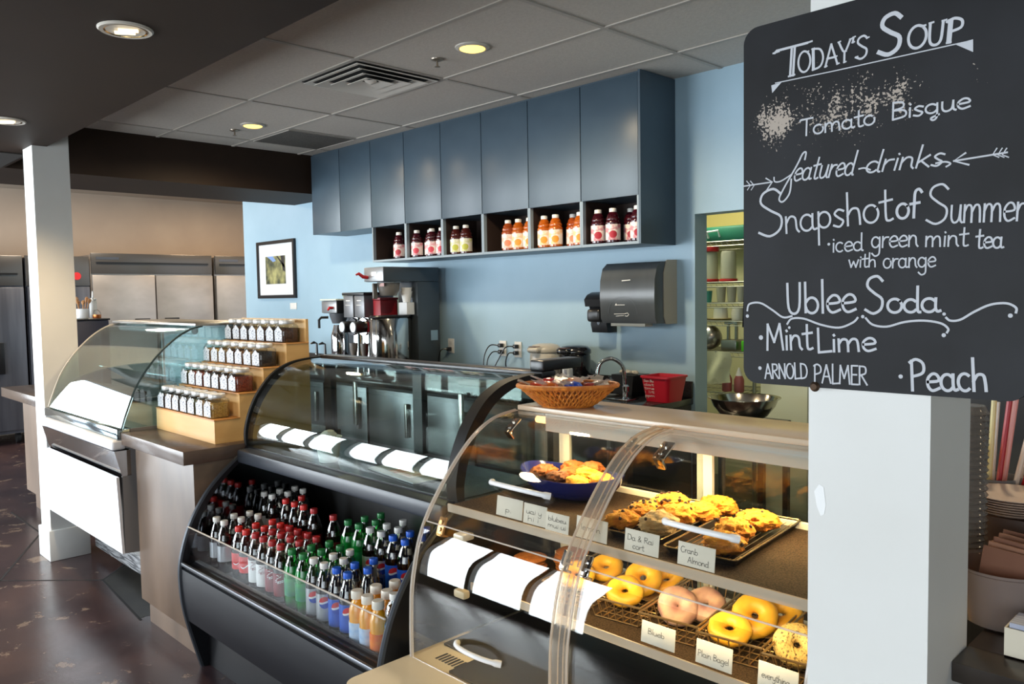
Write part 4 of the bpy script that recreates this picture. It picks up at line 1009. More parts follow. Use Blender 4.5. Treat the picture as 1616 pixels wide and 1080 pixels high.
SPICES = [('dark brown', (92, 62, 44), (52, 34, 26)), ('black', (62, 54, 50), (34, 30, 28)), ('rust red', (150, 66, 38), (86, 36, 24)), ('grey green', (112, 112, 82), (78, 78, 54)),
          ('tan', (176, 142, 98), (140, 106, 68)), ('golden', (204, 164, 84), (150, 110, 48)), ('mixed brown', (150, 106, 68), (88, 58, 40))]
def spice_jar(key):
    nm, c1, c2 = SPICES[key]
    t = thing('spice_jar', (0, 0, 0), 'x', 'jar')
    w, d, h, ch = .041, .046, .080, .011
    def oct_(s): 
        a, b = w * s, d * s
        return [(-a + ch, -b), (a - ch, -b), (a, -b + ch), (a, b - ch), (a - ch, b), (-a + ch, b), (-a, b - ch), (-a, -b + ch)]
    rows = [[(x, y, z) for x, y in oct_(s)] for s, z in ((.96, 0), (1, .004), (1, h - .004), (.90, h + .006))]
    rows.append([(.034 * cos(radians(-112.5 + 45 * k)), .034 * sin(radians(-112.5 + 45 * k)), h + .010) for k in range(8)])
    obj('jar_body', MB().grid(rows, 0, False, True, True), JARGL, t)
    fill = .069
    obj('contents', MB().grid([[(x, y, z) for x, y in oct_(s)] for s, z in ((.92, .003), (.93, .006), (.93, fill))], 0, False, True, True), mat('spice_' + nm.replace(' ', '_'), c1, 0.9, rgb2=c2, scale=180, bump=0.4, bscale=200), t)
    obj('lid', MB().lathe([(.036, .089), (.0375, .091), (.0375, .105), (.035, .108)], (0, 0, 0), 18), LIDM, t)
    P = [(-w + .006, .006), (w - .006, .006), (w - .006, .056), (0, .080), (-w + .006, .056)]
    obj('paper_tag', MB().prism([(x, z) for x, z in P], -d - .0016, -d - .0004, 'y'), TAGW, t)
    return t
JP = {}
TIER = ['lowest', 'second lowest', 'third', 'topmost']
for i in range(4):
    for j in range(7):
        k = [[1, 0, 1, 1, 3, 4, 5], [3, 2, 2, 1, 0, 0, 2], [4, 5, 4, 0, 6, 4, 1], [1, 0, 1, 4, 0, 1, 0]][i][j]
        loc = (RX0 + .048 + .0905 * j + (.004 if j % 2 else 0), RY + .052 + .121 * i, RZ + .108 * (i + 1) + .0005)
        if k in JP: o = dup(JP[k], loc)
        else: o = JP[k] = spice_jar(k); o.location = loc
        o['label'] = 'square jar of %s spice, %s from left, %s tier of the rack' % (SPICES[k][0], ORD[j], TIER[i]); o['group'] = 'spice jars on the wooden rack'

# ------------------------------------------------------------------ tall curved glass case with the white front
PANELW = mat('white_enamel', (238, 238, 240), 0.3)
CASEGL = glass('pale_case_glass', (224, 236, 236), 0.0, 1.55, 0.04)
def white_case():
    a, b = -5.425, -4.172
    t = thing('refrigerated_display_case', ((a + b) / 2, 1.85, 0), 'tall curved glass refrigerated case with a white front panel beside the white column', 'display case')
    up = [(p[0], p[1]) for p in catmull([(y, z, 0) for y, z in [(1.374, .955), (1.40, 1.03), (1.455, 1.16), (1.54, 1.28), (1.64, 1.375), (1.73, 1.428), (1.80, 1.445)]], 5)]
    obj('front_panel', MB().prism([(1.352, .33), (1.338, .715), (1.352, .715), (1.364, .33)], a, b, 'x'), PANELW, t)
    obj('mirror_band', MB().prism([(1.366, .717), (1.334, .845), (1.41, .845), (1.41, .717)], a, b, 'x'), mat('mirror_band', (196, 200, 206), 0.04, metal=1.0), t)
    obj('bumper_rail', MB().box(a, b, 1.322, 1.395, .848, .90, .016, seg=3), PANELW, t)
    obj('glass_sill', MB().box(a, b, 1.35, 1.42, .90, .952, .006), mat('sill_steel', (150, 168, 176), 0.1, metal=0.9), t)
    GREYS = mat('case_side_grey', (142, 140, 140), 0.35, metal=0.3)
    for x0, x1 in ((a, a + .02), (b - .02, b)):
        obj('side_panel', MB().prism([(1.366, .33), (1.368, .715), (1.41, .72), (1.41, .95), (2.12, .95), (2.12, .16), (1.62, .16), (1.60, .31)], x0, x1, 'x'), GREYS, t)
    obj('body', MB().box(a + .02, b - .02, 1.60, 2.10, .14, .80), STEEL, t)
    obj('deck', MB().box(a + .02, b - .02, 1.41, 2.10, .905, .93), STEEL, t)
    obj('curved_glass', MB().sheet(up, a, b, -.006), CASEGL, t)
    for x in (a + .003, b - .003):
        e = obj('end_glass', MB().prism([(y + .005, z - .004) for y, z in up] + [(2.06, 1.43), (2.06, .955)], x - .003, x + .003, 'x'), CASEGL, t)
        obj('edge', MB().tube([(x, y, z) for y, z in up], .005, 6), mat('dark_glass_edge', (40, 54, 54), 0.2) if x > -5 else EDGE, e)
    obj('top_shelf', MB().box(a - .01, b + .0, 1.76, 2.12, 1.447, 1.462, .004), STEEL, t)
    obj('light_strip', MB().tube([(a + .04, 1.80, 1.418), (b - .10, 1.80, 1.418)], .019, 12), mat('case_light_strip', (232, 236, 240), 0.4), t)
    obj('inner_shelf', MB().box(a + .03, b - .03, 1.66, 2.02, 1.18, 1.186), CASEGL, t)
    obj('back_door', MB().box(a + .02, b - .02, 2.07, 2.10, .93, 1.445), mat('back_door_dark', (46, 56, 64), 0.2, rgb2=(70, 84, 92), scale=3), t)
    obj('toe_grille', MB().box(a + .05, b - .02, 1.585, 1.60, .06, .15), mat('toe_grille_metal', (188, 190, 192), 0.3, metal=0.8, rgb2=(90, 92, 96), scale=140, stretch=(.05, 1, 1), lo=.48, hi=.52), t)
    for x in (a + .35, b - .16):
        for y in (1.66, 2.0):
            c = obj('caster', MB().tube([(x - .014, y, .042), (x + .014, y, .042)], .042, 16), RUBBER, t)
            obj('hub', MB().tube([(x - .018, y, .042), (x + .018, y, .042)], .018, 12), STEEL, c)
            obj('fork', MB().box(x - .02, x + .02, y - .018, y + .018, .086, .142), STEEL, c)
white_case()

# ------------------------------------------------------------------ far counter, refrigerators and kitchen ware
t = thing('end_counter', (-6.75, 1.85, 0), 'brown counter with a thick dark top beyond the white column', 'counter')
obj('pedestal', MB().box(-7.16, -6.30, 1.635, 2.20, .12, .83), OAKP, t)
obj('toe_base', MB().box(-7.02, -6.30, 1.66, 2.18, 0, .12), OAKP, t)
obj('countertop', MB().box(-7.55, -6.25, 1.575, 2.25, .83, .905, .004), SLABM, t)
DARKST = mat('dark_fridge_steel', (120, 122, 130), 0.33, metal=0.6, rgb2=(88, 90, 98), scale=2, stretch=(1, 4, .3))
FRST = mat('fridge_steel', (190, 184, 178), 0.32, metal=0.6, rgb2=(158, 152, 146), scale=2.4, stretch=(1, .6, 1))
HEAD = mat('fridge_header_dark', (96, 94, 92), 0.25, metal=0.6)
def fridge(y0, y1, ndoor, h, hd, m, label, handles=True, vert=False):
    x = -10.33
    t = thing('reach_in_refrigerator', (x - .4, (y0 + y1) / 2, 0), label, 'refrigerator')
    obj('cabinet', MB().box(x - .78, x - .03, y0, y1, .12, h - .02), m, t)
    hdr = obj('header', MB().box(x - .03, x + .004, y0 + .006, y1 - .006, hd + .01, h, .004), HEAD, t)
    obj('vent_bar', MB().box(x + .004, x + .016, y0 + .06, y1 - .06, hd + .13, hd + .15), BLACK, hdr)
    obj('badge', MB().box(x + .004, x + .007, y0 + .06, y0 + .32, hd + .18, hd + .21), mat('header_badge', (96, 98, 104), 0.3, metal=0.7), hdr)
    w = (y1 - y0) / ndoor
    for k in range(ndoor):
        d = obj('door', MB().box(x - .028, x + .02, y0 + w * k + .008, y0 + w * (k + 1) - .008, .16, hd - .008, .006), m, t)
        if vert: ya = y0 + w * (k + 1) - .34; obj('handle', MB().box(x + .02, x + .05, ya, ya + .11, .80, 1.15, .008), BLACK, d)
        else:
            ya = y0 + w - .27 if k == 0 else y0 + w * k + .09
            obj('handle', MB().box(x + .02, x + .04, ya, ya + .18, 1.34, 1.37, .004), BLACK, d)
    for yy in (y0 + .1, y1 - .1):
        obj('caster', MB().tube([(x - .15, yy - .02, .06), (x - .15, yy + .02, .06)], .06, 12), RUBBER, t)
fridge(3.135, 4.615, 2, 2.165, 1.91, FRST, 'wide two-door stainless refrigerator with dark header behind the spice rack')
fridge(4.65, 5.40, 1, 2.165, 1.91, FRST, 'stainless refrigerator showing one door edge beside the blue wall')
fridge(1.65, 2.43, 1, 2.115, 1.77, DARKST, 'dark steel refrigerator with tall black handle seen past the white column', vert=True)
t = thing('reach_in_refrigerator', (-10.7, 2.77, 0), 'dark steel refrigerator with a red badge partly behind the white column', 'refrigerator')
obj('cabinet', MB().box(-11.1, -10.36, 2.45, 3.12, .12, 2.10), DARKST, t)
h_ = obj('header', MB().box(-10.36, -10.326, 2.452, 3.118, 1.775, 2.12, .004), HEAD, t)
obj('badge', MB().disc((-10.326, 2.98, 1.89), .045, (1, 0, 0), 16, .004), mat('red_badge', (186, 40, 44), 0.4), h_)
obj('door', MB().box(-10.36, -10.31, 2.46, 3.11, .16, 1.765, .006), DARKST, t)
obj('base', MB().box(-11.0, -10.42, 2.5, 3.07, 0, .12), BLACK, t)
# tall navy cabinet carrying the crock and bottles
t = thing('utility_cabinet', (-8.0, 2.40, 0), 'dark navy cabinet standing behind the white column', 'cabinet')
obj('body', MB().box(-8.35, -7.85, 2.10, 2.515, 0, 1.415, .004), mat('navy_cabinet', (36, 38, 56), 0.4), t)
obj('top', MB().box(-8.36, -7.84, 2.09, 2.525, 1.416, 1.432, .003), BLACK, t)
t = thing('utensil_crock', (-8.0, 2.335, 1.4325), 'white crock holding wooden spoons on the navy cabinet', 'crock')
obj('crock', MB().lathe([(.052, 0), (.056, .004), (.058, .088), (.055, .09), (.052, .086), (.05, .01), (.002, .008)], (-8.0, 2.335, 1.433), 22), mat('white_glaze', (222, 222, 222), 0.2), t)
WOODSP = mat('utensil_wood', (180, 130, 84), 0.6)
for k in range(6):
    a = 1.1 * k; p = Vector((-8.0 + .025 * cos(a), 2.335 + .025 * sin(a), 1.45)); q = p + Vector((.035 * cos(a), .05 * sin(a), .15 + .015 * (k % 3)))
    obj('wooden_spoon', MB().tube([p, p.lerp(q, .7), p.lerp(q, .8), p.lerp(q, .92), q], [.005, .005, .014, .017, .006], 8), WOODSP, t)
t = thing('squeeze_bottle', (-8.12, 2.47, 1.4325), 'clear squeeze bottle with white tip behind the crock', 'bottle')
obj('bottle', MB().lathe([(.030, 0), (.032, .005), (.032, .15), (.027, .165)], (-8.12, 2.47, 1.433), 18), frosted('squeeze_plastic', (220, 220, 216), .6), t)
obj('nozzle', MB().lathe([(.028, .165), (.028, .18), (.010, .19), (.005, .25)], (-8.12, 2.47, 1.433), 14), WHITE, t)
t = thing('copper_cup', (-7.93, 2.44, 1.4325), 'small copper cup with a wire handle beside the crock', 'cup')
obj('cup', MB().lathe([(.034, 0), (.036, .004), (.036, .034), (.033, .034), (.032, .006), (.002, .005)], (-7.93, 2.44, 1.433), 18), mat('copper', (196, 116, 66), 0.3, metal=0.9), t)
obj('handle', MB().tube([(-7.93, 2.44 + .034 * cos(a), 1.465 + .045 * sin(a)) for a in [pi * k / 10 for k in range(11)]], .003, 6), STEEL, t)
# ------------------------------------------------------------------ wall cabinets with open cubbies
CAB = mat('slate_blue_lacquer', (66, 82, 94), 0.36, rgb2=(60, 76, 88), scale=3)
CABD = mat('dark_cubby_lining', (44, 30, 24), 0.6)
CABE = mat('grey_blue_cubby_edge', (132, 146, 156), 0.45)
CX = [-2.811, -3.262, -3.712, -4.164, -4.606, -5.05, -5.498, -5.957, -6.412]
CABN = ['end wall cabinet with a dark exposed side, nearest the doorway', 'second wall cabinet from the doorway, over amber juice bottles', 'third wall cabinet from the doorway, over three amber bottles',
        'fourth wall cabinet from the doorway, over two bottles with yellow labels', 'fifth wall cabinet from the doorway, over pink labelled juices', 'sixth wall cabinet from the doorway, last one with a cubby',
        'wall cabinet without a cubby, next to the cubby row', 'last wall cabinet, touching the brown ceiling beam']
for i in range(8):
    x1, x0 = CX[i], CX[i + 1]; e = .0006
    t = thing('wall_cabinet', ((x0 + x1) / 2, 4.15, 2.15), 'slate blue ' + CABN[i], 'cabinet', 'wall cabinets above the counter')
    b = MB().box(x0 + e, x1 - (.0165 if i == 0 else e), 3.822, 4.150, 2.15, 2.857)
    if i == 0: b.box(x1 - .016, x1 - e, 3.80, 4.150, 1.868, 2.857)
    obj('carcass', b, CAB, t)
    obj('door', MB().box(x0 + .003, x1 - (.018 if i == 0 else .003), 3.800, 3.820, 2.148, 2.842, .0015), CAB, t)
    if i < 6:
        c = MB(); xe = x1 - (.0165 if i == 0 else e)
        c.box(x0 + e, x0 + .012, 3.802, 4.150, 1.868, 2.149).box(xe - .012, xe, 3.802, 4.150, 1.868, 2.149)
        c.box(x0 + .012, xe - .012, 3.802, 4.150, 1.868, 1.884)
        q = obj('cubby', c, CABE, t)
        l = MB().box(x0 + .012, xe - .012, 4.13, 4.149, 1.884, 2.149).box(x0 + .0122, x0 + .0145, 3.83, 4.13, 1.884, 2.149).box(xe - .0145, xe - .0122, 3.83, 4.13, 1.884, 2.149)
        l.box(x0 + .0145, xe - .0145, 3.83, 4.13, 1.8842, 1.8855)
        obj('lining', l, CABD, q)
# juice bottles in the cubbies
JCOL = {'berry': ((58, 14, 22), (206, 60, 76)), 'amber': ((172, 84, 18), (226, 146, 40)), 'pom': ((54, 10, 20), (170, 30, 48)), 'grape': ((70, 26, 22), (188, 186, 66)), 'peach': ((150, 66, 24), (222, 130, 90))}
def juice(kind):
    t = thing('juice_bottle', (0, 0, 0), 'x', 'bottle')
    jc, fr = JCOL[kind]
    prof = [(.036, 0), (.044, .006), (.045, .02), (.045, .112), (.047, .118), (.047, .124), (.040, .134), (.043, .142), (.042, .150), (.034, .160), (.036, .167), (.026, .182), (.021, .188), (.021, .193)]
    obj('bottle', MB().lathe(prof, (0, 0, 0), 22), mat('juice_' + kind, jc, 0.08, coat=0.5), t)
    lb = obj('label', MB().lathe([(.0455, .018), (.0455, .112)], (0, 0, 0), 22), mat('juice_label_' + kind, (232, 224, 214), 0.5, rgb2=tuple(int(.5 * 232 + .5 * c) for c in fr), scale=26, lo=.48, hi=.6), t)
    k = MB(); cyl_patch(k, 0, 0, .0459, -.9, 1.1, .030, .074, 0, lambda u: (.5 - .5 * (1 - u * u) ** .5, .5 + .5 * (1 - u * u) ** .5), 12)
    obj('fruit_picture', k, mat('fruit_' + kind, fr, 0.5), lb)
    obj('cap', MB().lathe([(.0215, .186), (.0225, .189), (.0225, .207), (.0205, .210)], (0, 0, 0), 18), CAPS['white'], t)
    return t
JB = [(-5.31, 3.93, 'pom', 0), (-5.225, 3.87, 'pom', 0), (-5.15, 3.93, 'pom', 0),
      (-4.995, 3.87, 'berry', 1), (-4.905, 3.93, 'berry', 1), (-4.81, 3.87, 'berry', 1), (-4.705, 3.88, 'berry', 1),
      (-4.54, 3.88, 'grape', 2), (-4.43, 3.88, 'grape', 2), (-3.99, 3.88, 'peach', 3), (-3.89, 3.88, 'amber', 3), (-3.785, 3.88, 'amber', 3),
      (-3.64, 3.87, 'amber', 4), (-3.535, 3.865, 'amber', 4), (-3.45, 3.94, 'peach', 4), (-3.34, 3.88, 'amber', 4),
      (-3.185, 3.87, 'pom', 5), (-3.07, 3.87, 'pom', 5), (-3.01, 3.97, 'pom', 5), (-2.885, 3.87, 'pom', 5)]
CUB = ['cubby farthest from the doorway', 'second cubby along', 'third cubby along', 'fourth cubby along', 'fifth cubby along', 'cubby nearest the doorway']
JK = {'berry': 'pink labelled red juice', 'amber': 'amber juice', 'pom': 'dark red juice', 'grape': 'yellow labelled brown juice', 'peach': 'reddish orange juice'}
JPR = {}
for i, (x, y, k, c) in enumerate(JB):
    loc = (x, y, 1.8857)
    if k in JPR: o = dup(JPR[k], loc)
    else: o = JPR[k] = juice(k); o.location = loc
    mates = [q for q in JB if q[3] == c]
    o['label'] = '%s bottle, %s from left in the %s' % (JK[k], ORD[mates.index(JB[i])], CUB[c]); o['group'] = 'juice bottles in the wall cubbies'

# ------------------------------------------------------------------ back counter
GRAN = mat('black_counter_laminate', (30, 30, 33), 0.14, rgb2=(40, 40, 43), scale=60)
t = thing('back_counter', (-4.7, 3.85, 0), 'long black counter with backsplash along the blue wall', 'counter')
obj('worktop', MB().box(-7.20, -2.69, 3.50, 4.150, .905, .945, .004), GRAN, t)
obj('backsplash', MB().box(-7.20, -2.69, 4.130, 4.150, .9455, 1.045, .003), GRAN, t)
obj('base_cabinets', MB().box(-7.15, -2.70, 3.56, 4.14, .10, .905), mat('counter_base_dark', (40, 40, 42), 0.5), t)
obj('toe_kick', MB().box(-7.15, -2.70, 3.62, 4.14, 0, .10), BLACK, t)
for i in range(7):
    x = -7.13 + .63 * i
    d = obj('door', MB().box(x + .01, x + .61, 3.543, 3.5595, .13, .88, .003), mat('undercounter_steel', (120, 122, 124), 0.3, metal=0.8) if i in (2, 3, 4) else mat('counter_door_grey', (58, 60, 62), 0.4), t)
    obj('handle', MB().box(x + .50, x + .53, 3.515, 3.543, .55, .80, .004), STEEL, d)
CT = .9455
# sink with faucet
t = thing('faucet', (-3.0, 3.90, CT), 'chrome gooseneck faucet over the sink in the black counter', 'faucet')
obj('spout', MB().tube(catmull([(-2.985, 3.86, CT), (-2.985, 3.86, CT + .12), (-2.992, 3.85, CT + .20), (-3.03, 3.80, CT + .245), (-3.075, 3.75, CT + .225), (-3.09, 3.735, CT + .17), (-3.09, 3.735, CT + .14)], 5), .012, 12), CHROME, t)
obj('valve', MB().lathe([(.024, 0), (.022, .012), (.011, .02), (.011, .05), (.020, .055), (.021, .085), (.012, .095)], (-2.93, 3.80, CT), 16), CHROME, t)
obj('base', MB().box(-3.06, -2.90, 3.77, 3.89, CT + .0005, CT + .008, .003), CHROME, t)
t = thing('sink', (-3.16, 3.75, CT), 'small stainless sink set into the black counter below the faucet', 'sink')
obj('rim', MB().tube([(-3.40, 3.58, CT + .0075), (-3.08, 3.58, CT + .0075), (-3.08, 3.92, CT + .0075), (-3.40, 3.92, CT + .0075)], .007, 8, 0, True), STEEL, t)
obj('bowl', MB().box(-3.395, -3.085, 3.585, 3.915, CT + .0003, CT + .003), mat('sink_steel', (110, 112, 114), 0.25, metal=0.9), t)
t = thing('black_bin', (-3.08, 4.04, CT), 'black open bin of odds and ends between faucet and red bucket', 'bin')
obj('bin', MB().prism([(-3.15, 0), (-3.01, 0), (-2.995, .13), (-3.165, .13)], 3.96, 4.125, 'y').move(Matrix.Translation((0, 0, CT + .0005))), BLACK, t)
for k in range(5):
    obj('packet', MB().ball((-3.13 + .025 * k, 4.03 + .012 * (k % 2), CT + .142), (.022, .02, .013), 8, 6, 0, lumpy(k, .3)), mat('crumpled_packet', (180, 176, 166), 0.7), t)
t = thing('sanitizer_bucket', (-2.75, 3.94, CT), 'red plastic bucket with white print on the black counter', 'bucket')
RED = mat('red_bucket_plastic', (186, 22, 42), 0.35)
def sq(s, z, r=.02):
    out = []
    for sx, sy, a0 in ((1, 1, 0), (-1, 1, 90), (-1, -1, 180), (1, -1, 270)):
        for k in range(5): out.append((-2.745 + sx * (s - r) + r * cos(radians(a0 + 22.5 * k)), 3.925 + sy * (s - r) + r * sin(radians(a0 + 22.5 * k)), CT + z))
    return out
obj('bucket', MB().grid([sq(.078, .001), sq(.098, .14), sq(.104, .141), sq(.104, .152), sq(.094, .152), sq(.074, .008)], 0, False, True, True), RED, t)
k = MB()
for i, s in enumerate(['San Bu', 'dat', 'time', 'i lit', 'ppm']):
    z = .118 - .022 * i; write(k, s, (-2.82, CT + z), (-2.75, CT + z), .014, .0022, lambda u, v: (u, 3.925 - (.0785 + .02 * (v - CT) / .14) - .0008, v))
obj('lettering', k, WHITE, t)
# hot water dispensers
def airpot(x, y, body, lidm, label):
    t = thing('hot_water_dispenser', (x, y, CT), label, 'water dispenser')
    c = (x, y, CT + .0005)
    obj('tank', MB().lathe([(.098, 0), (.104, .008), (.106, .20), (.104, .232), (.100, .242)], c, 30), body, t)
    l = obj('lid', MB().lathe([(.105, .243), (.110, .250), (.108, .272), (.086, .294), (.05, .302), (.01, .304)], c, 30), lidm, t)
    obj('beak', MB().box(x - .052, x + .052, y - .135, y - .06, CT + .245, CT + .285, .018, seg=3), lidm, l)
    obj('control_panel', MB().box(x - .034, x + .034, y - .130, y - .075, CT + .2855, CT + .290, .002), mat('panel_copper', (110, 74, 60), 0.25), l)
    obj('level_gauge', MB().box(x - .012, x + .034, y - .1115, y - .10, CT + .03, CT + .20, .003), mat('gauge_white', (206, 210, 216), 0.3), t)
    obj('gauge_window', MB().box(x + .006, x + .028, y - .1135, y - .1117, CT + .045, CT + .185), mat('gauge_slot', (104, 108, 124), 0.3, rgb2=(150, 154, 164), scale=60, stretch=(.1, .1, 3)), t)
airpot(-3.76, 3.99, mat('ivory_plastic', (214, 208, 196), 0.3), mat('ivory_lid', (196, 190, 178), 0.3), 'white hot water dispenser on the counter next to the wall outlets')
airpot(-3.49, 3.985, mat('glossy_black', (22, 22, 26), 0.12, coat=0.4), mat('glossy_black_lid', (28, 28, 32), 0.12, coat=0.5), 'glossy black hot water dispenser between the white one and the faucet')
t = thing('measuring_scoop', (-3.22, 3.63, CT), 'tall clear measuring tube standing upright in front of the black dispenser', 'measuring tube')
obj('tube', MB().box(-3.245, -3.205, 3.605, 3.645, CT + .0005, CT + .19, .006), frosted('scale_plastic', (214, 220, 226), .6), t)
obj('scale', MB().box(-3.242, -3.222, 3.6035, 3.6048, CT + .04, CT + .18), mat('scale_marks', (88, 100, 130), 0.5, rgb2=(170, 176, 190), scale=70, stretch=(.1, .1, 3)), t)
# wall outlets with plugs, switch plate
PLATE = mat('outlet_plate', (226, 224, 218), 0.4)
def outlet(x, z, n, label):
    t = thing('wall_outlet', (x, 4.154, z), label, 'outlet')
    obj('plate', MB().box(x - .036, x + .036, 4.147, 4.154, z - .058, z + .058, .003), PLATE, t)
    for dz in ((.024, -.024)): obj('socket', MB().box(x - .017, x + .017, 4.1455, 4.147, z + dz - .014, z + dz + .014, .001), mat('socket_face', (206, 204, 198), 0.4), t)
def plug(x, z, pts, label):
    t = thing('power_cord', (x, 4.13, z), label, 'power cord', 'cords plugged in along the blue wall')
    obj('plug', MB().box(x - .016, x + .016, 4.108, 4.1452, z - .015, z + .015, .006), BLACK, t)
    obj('cable', MB().tube(catmull([(x, 4.112, z)] + pts, 6), .0045, 8), BLACK, t)
outlet(-4.945, 1.185, 2, 'white wall outlet just beside the tall coffee brewer')
outlet(-4.345, 1.185, 2, 'white wall outlet with two black plugs, farther from the white dispenser')
outlet(-4.185, 1.182, 2, 'white wall outlet beside the white hot water dispenser')
plug(-4.945, 1.161, [(-4.98, 4.07, 1.15), (-5.0, 4.06, 1.05), (-5.0, 4.06, CT + .006)], 'black cord from the outlet beside the tall brewer')
plug(-4.345, 1.209, [(-4.40, 4.07, 1.21), (-4.44, 4.05, 1.14), (-4.45, 4.04, 1.03), (-4.45, 4.02, CT + .006)], 'black cord from the upper socket, hanging straight down')
plug(-4.345, 1.161, [(-4.385, 4.08, 1.16), (-4.42, 4.06, 1.10), (-4.425, 4.05, 1.0), (-4.42, 4.0, CT + .006)], 'black cord from the lower socket beneath the straight one')
plug(-4.185, 1.206, [(-4.235, 4.07, 1.20), (-4.31, 4.06, 1.10), (-4.37, 4.04, 1.0), (-4.39, 3.95, CT + .006)], 'black cord slanting down away from the white dispenser')
plug(-4.185, 1.158, [(-4.215, 4.08, 1.155), (-4.225, 4.06, 1.08), (-4.18, 4.05, 1.0), (-4.13, 4.0, CT + .006)], 'black cord curling down toward the white dispenser')
t = thing('waffle_iron', (-4.62, 3.93, CT), 'low dark grey appliance on the counter beside the tall brewer', 'appliance')
obj('base', MB().box(-4.82, -4.47, 3.82, 4.06, CT + .0005, CT + .075, .02, seg=3), mat('dark_grey_plastic', (58, 60, 64), 0.35), t)
obj('lid', MB().box(-4.80, -4.49, 3.83, 4.05, CT + .076, CT + .108, .014, seg=3), mat('mid_grey_plastic', (84, 86, 90), 0.3), t)
t = thing('towel_bundle', (-4.28, 3.86, CT), 'flat pale grey tray lying under the hanging cords', 'tray')
obj('tray', MB().box(-4.42, -4.17, 3.76, 3.92, CT + .0005, CT + .03, .008), mat('pale_grey_tray', (150, 150, 148), 0.4), t)
# paper towel and soap dispensers
def dispensers():
    t = thing('paper_towel_dispenser', (-3.05, 4.15, 1.58), 'smoky grey paper towel dispenser hung on the blue wall', 'dispenser')
    x0, x1 = -3.225, -2.812
    prof = [(4.152, 1.398), (3.952, 1.398), (3.935, 1.43), (3.927, 1.56), (3.932, 1.66), (3.955, 1.735), (4.0, 1.768), (4.152, 1.775)]
    obj('cover', MB().prism(prof, x0, x1 - .0, 'x', 0, True), mat('smoky_translucent', (84, 88, 90), 0.22, rgb2=(70, 74, 77), scale=3, stretch=(1, 1, .4)), t)
    obj('side_shell', MB().prism([(4.153, 1.392), (4.04, 1.392), (4.02, 1.44), (4.02, 1.70), (4.05, 1.778), (4.153, 1.781)], x1 - .001, x1 + .006, 'x'), mat('beige_shell', (168, 162, 146), 0.45), t)
    k = MB(); pl = lambda u, v: (u, 3.9265 - .0006 + .004 * abs(v - 1.56) / .1, v)
    ribbon(k, [(-3.15 + .11 * cos(radians(180 - 9 * i)) + .10, 1.455 + .105 * sin(radians(180 - 9 * i))) for i in range(21)], .003, pl)
    obj('molded_arch', k, mat('arch_line', (60, 63, 66), 0.3), t)
    w = MB(); W_ = lambda u, v: (u, 3.926 + (.010 if v < 1.45 else 0) * 0 - .002, v)
    W_ = lambda u, v: (u, 3.9245 if v > 1.45 else 3.9285, v)
    W_.__name__ = 'front'
    w.add([W_(-3.105, 1.508), W_(-3.085, 1.508), W_(-3.095, 1.522)], [(0, 1, 2)]); ribbon(w, [(-3.083, 1.511), (-3.03, 1.511)], .004, W_)
    ribbon(w, [(-3.11, 1.455), (-3.03, 1.457)], .003, W_); ribbon(w, [(-3.10, 1.442), (-3.04, 1.446)], .003, lambda u, v: (u, 3.929, v)); ribbon(w, [(-3.03, 1.457), (-3.01, 1.462), (-3.0, 1.452), (-3.012, 1.442), (-3.03, 1.444)], .004, lambda u, v: (u, 3.9275, v))
    w.add([(u, 3.9240, v) for u, v in ((-3.05, 1.655), (-2.985, 1.659), (-2.985, 1.664), (-3.05, 1.661))], [(0, 1, 2, 3)])
    obj('printed_mark', w, WHITE, t)
    b = MB().box(x0 + .05, x1 - .10, 3.97, 4.05, 1.378, 1.398, .003)
    obj('paper_slot', b, mat('slot_beige', (196, 190, 172), 0.5), t)
    t = thing('soap_dispenser', (-3.32, 4.15, 1.45), 'black hand soap dispenser beside the paper towel dispenser', 'dispenser')
    obj('housing', MB().prism([(4.153, 1.33), (4.06, 1.33), (4.045, 1.38), (4.05, 1.45), (4.03, 1.50), (3.99, 1.50), (3.98, 1.545), (4.01, 1.575), (4.06, 1.592), (4.153, 1.592)], -3.40, -3.27, 'x', 0, True), BLACK, t)
    obj('push_bar', MB().box(-3.39, -3.28, 3.985, 4.04, 1.40, 1.485, .02, seg=3), mat('satin_black', (34, 34, 36), 0.3), t)
    obj('window', MB().ball((-3.335, 4.044, 1.405), (.014, .006, .026), 14, 8), mat('soap_window', (170, 178, 188), 0.2), t)
dispensers()
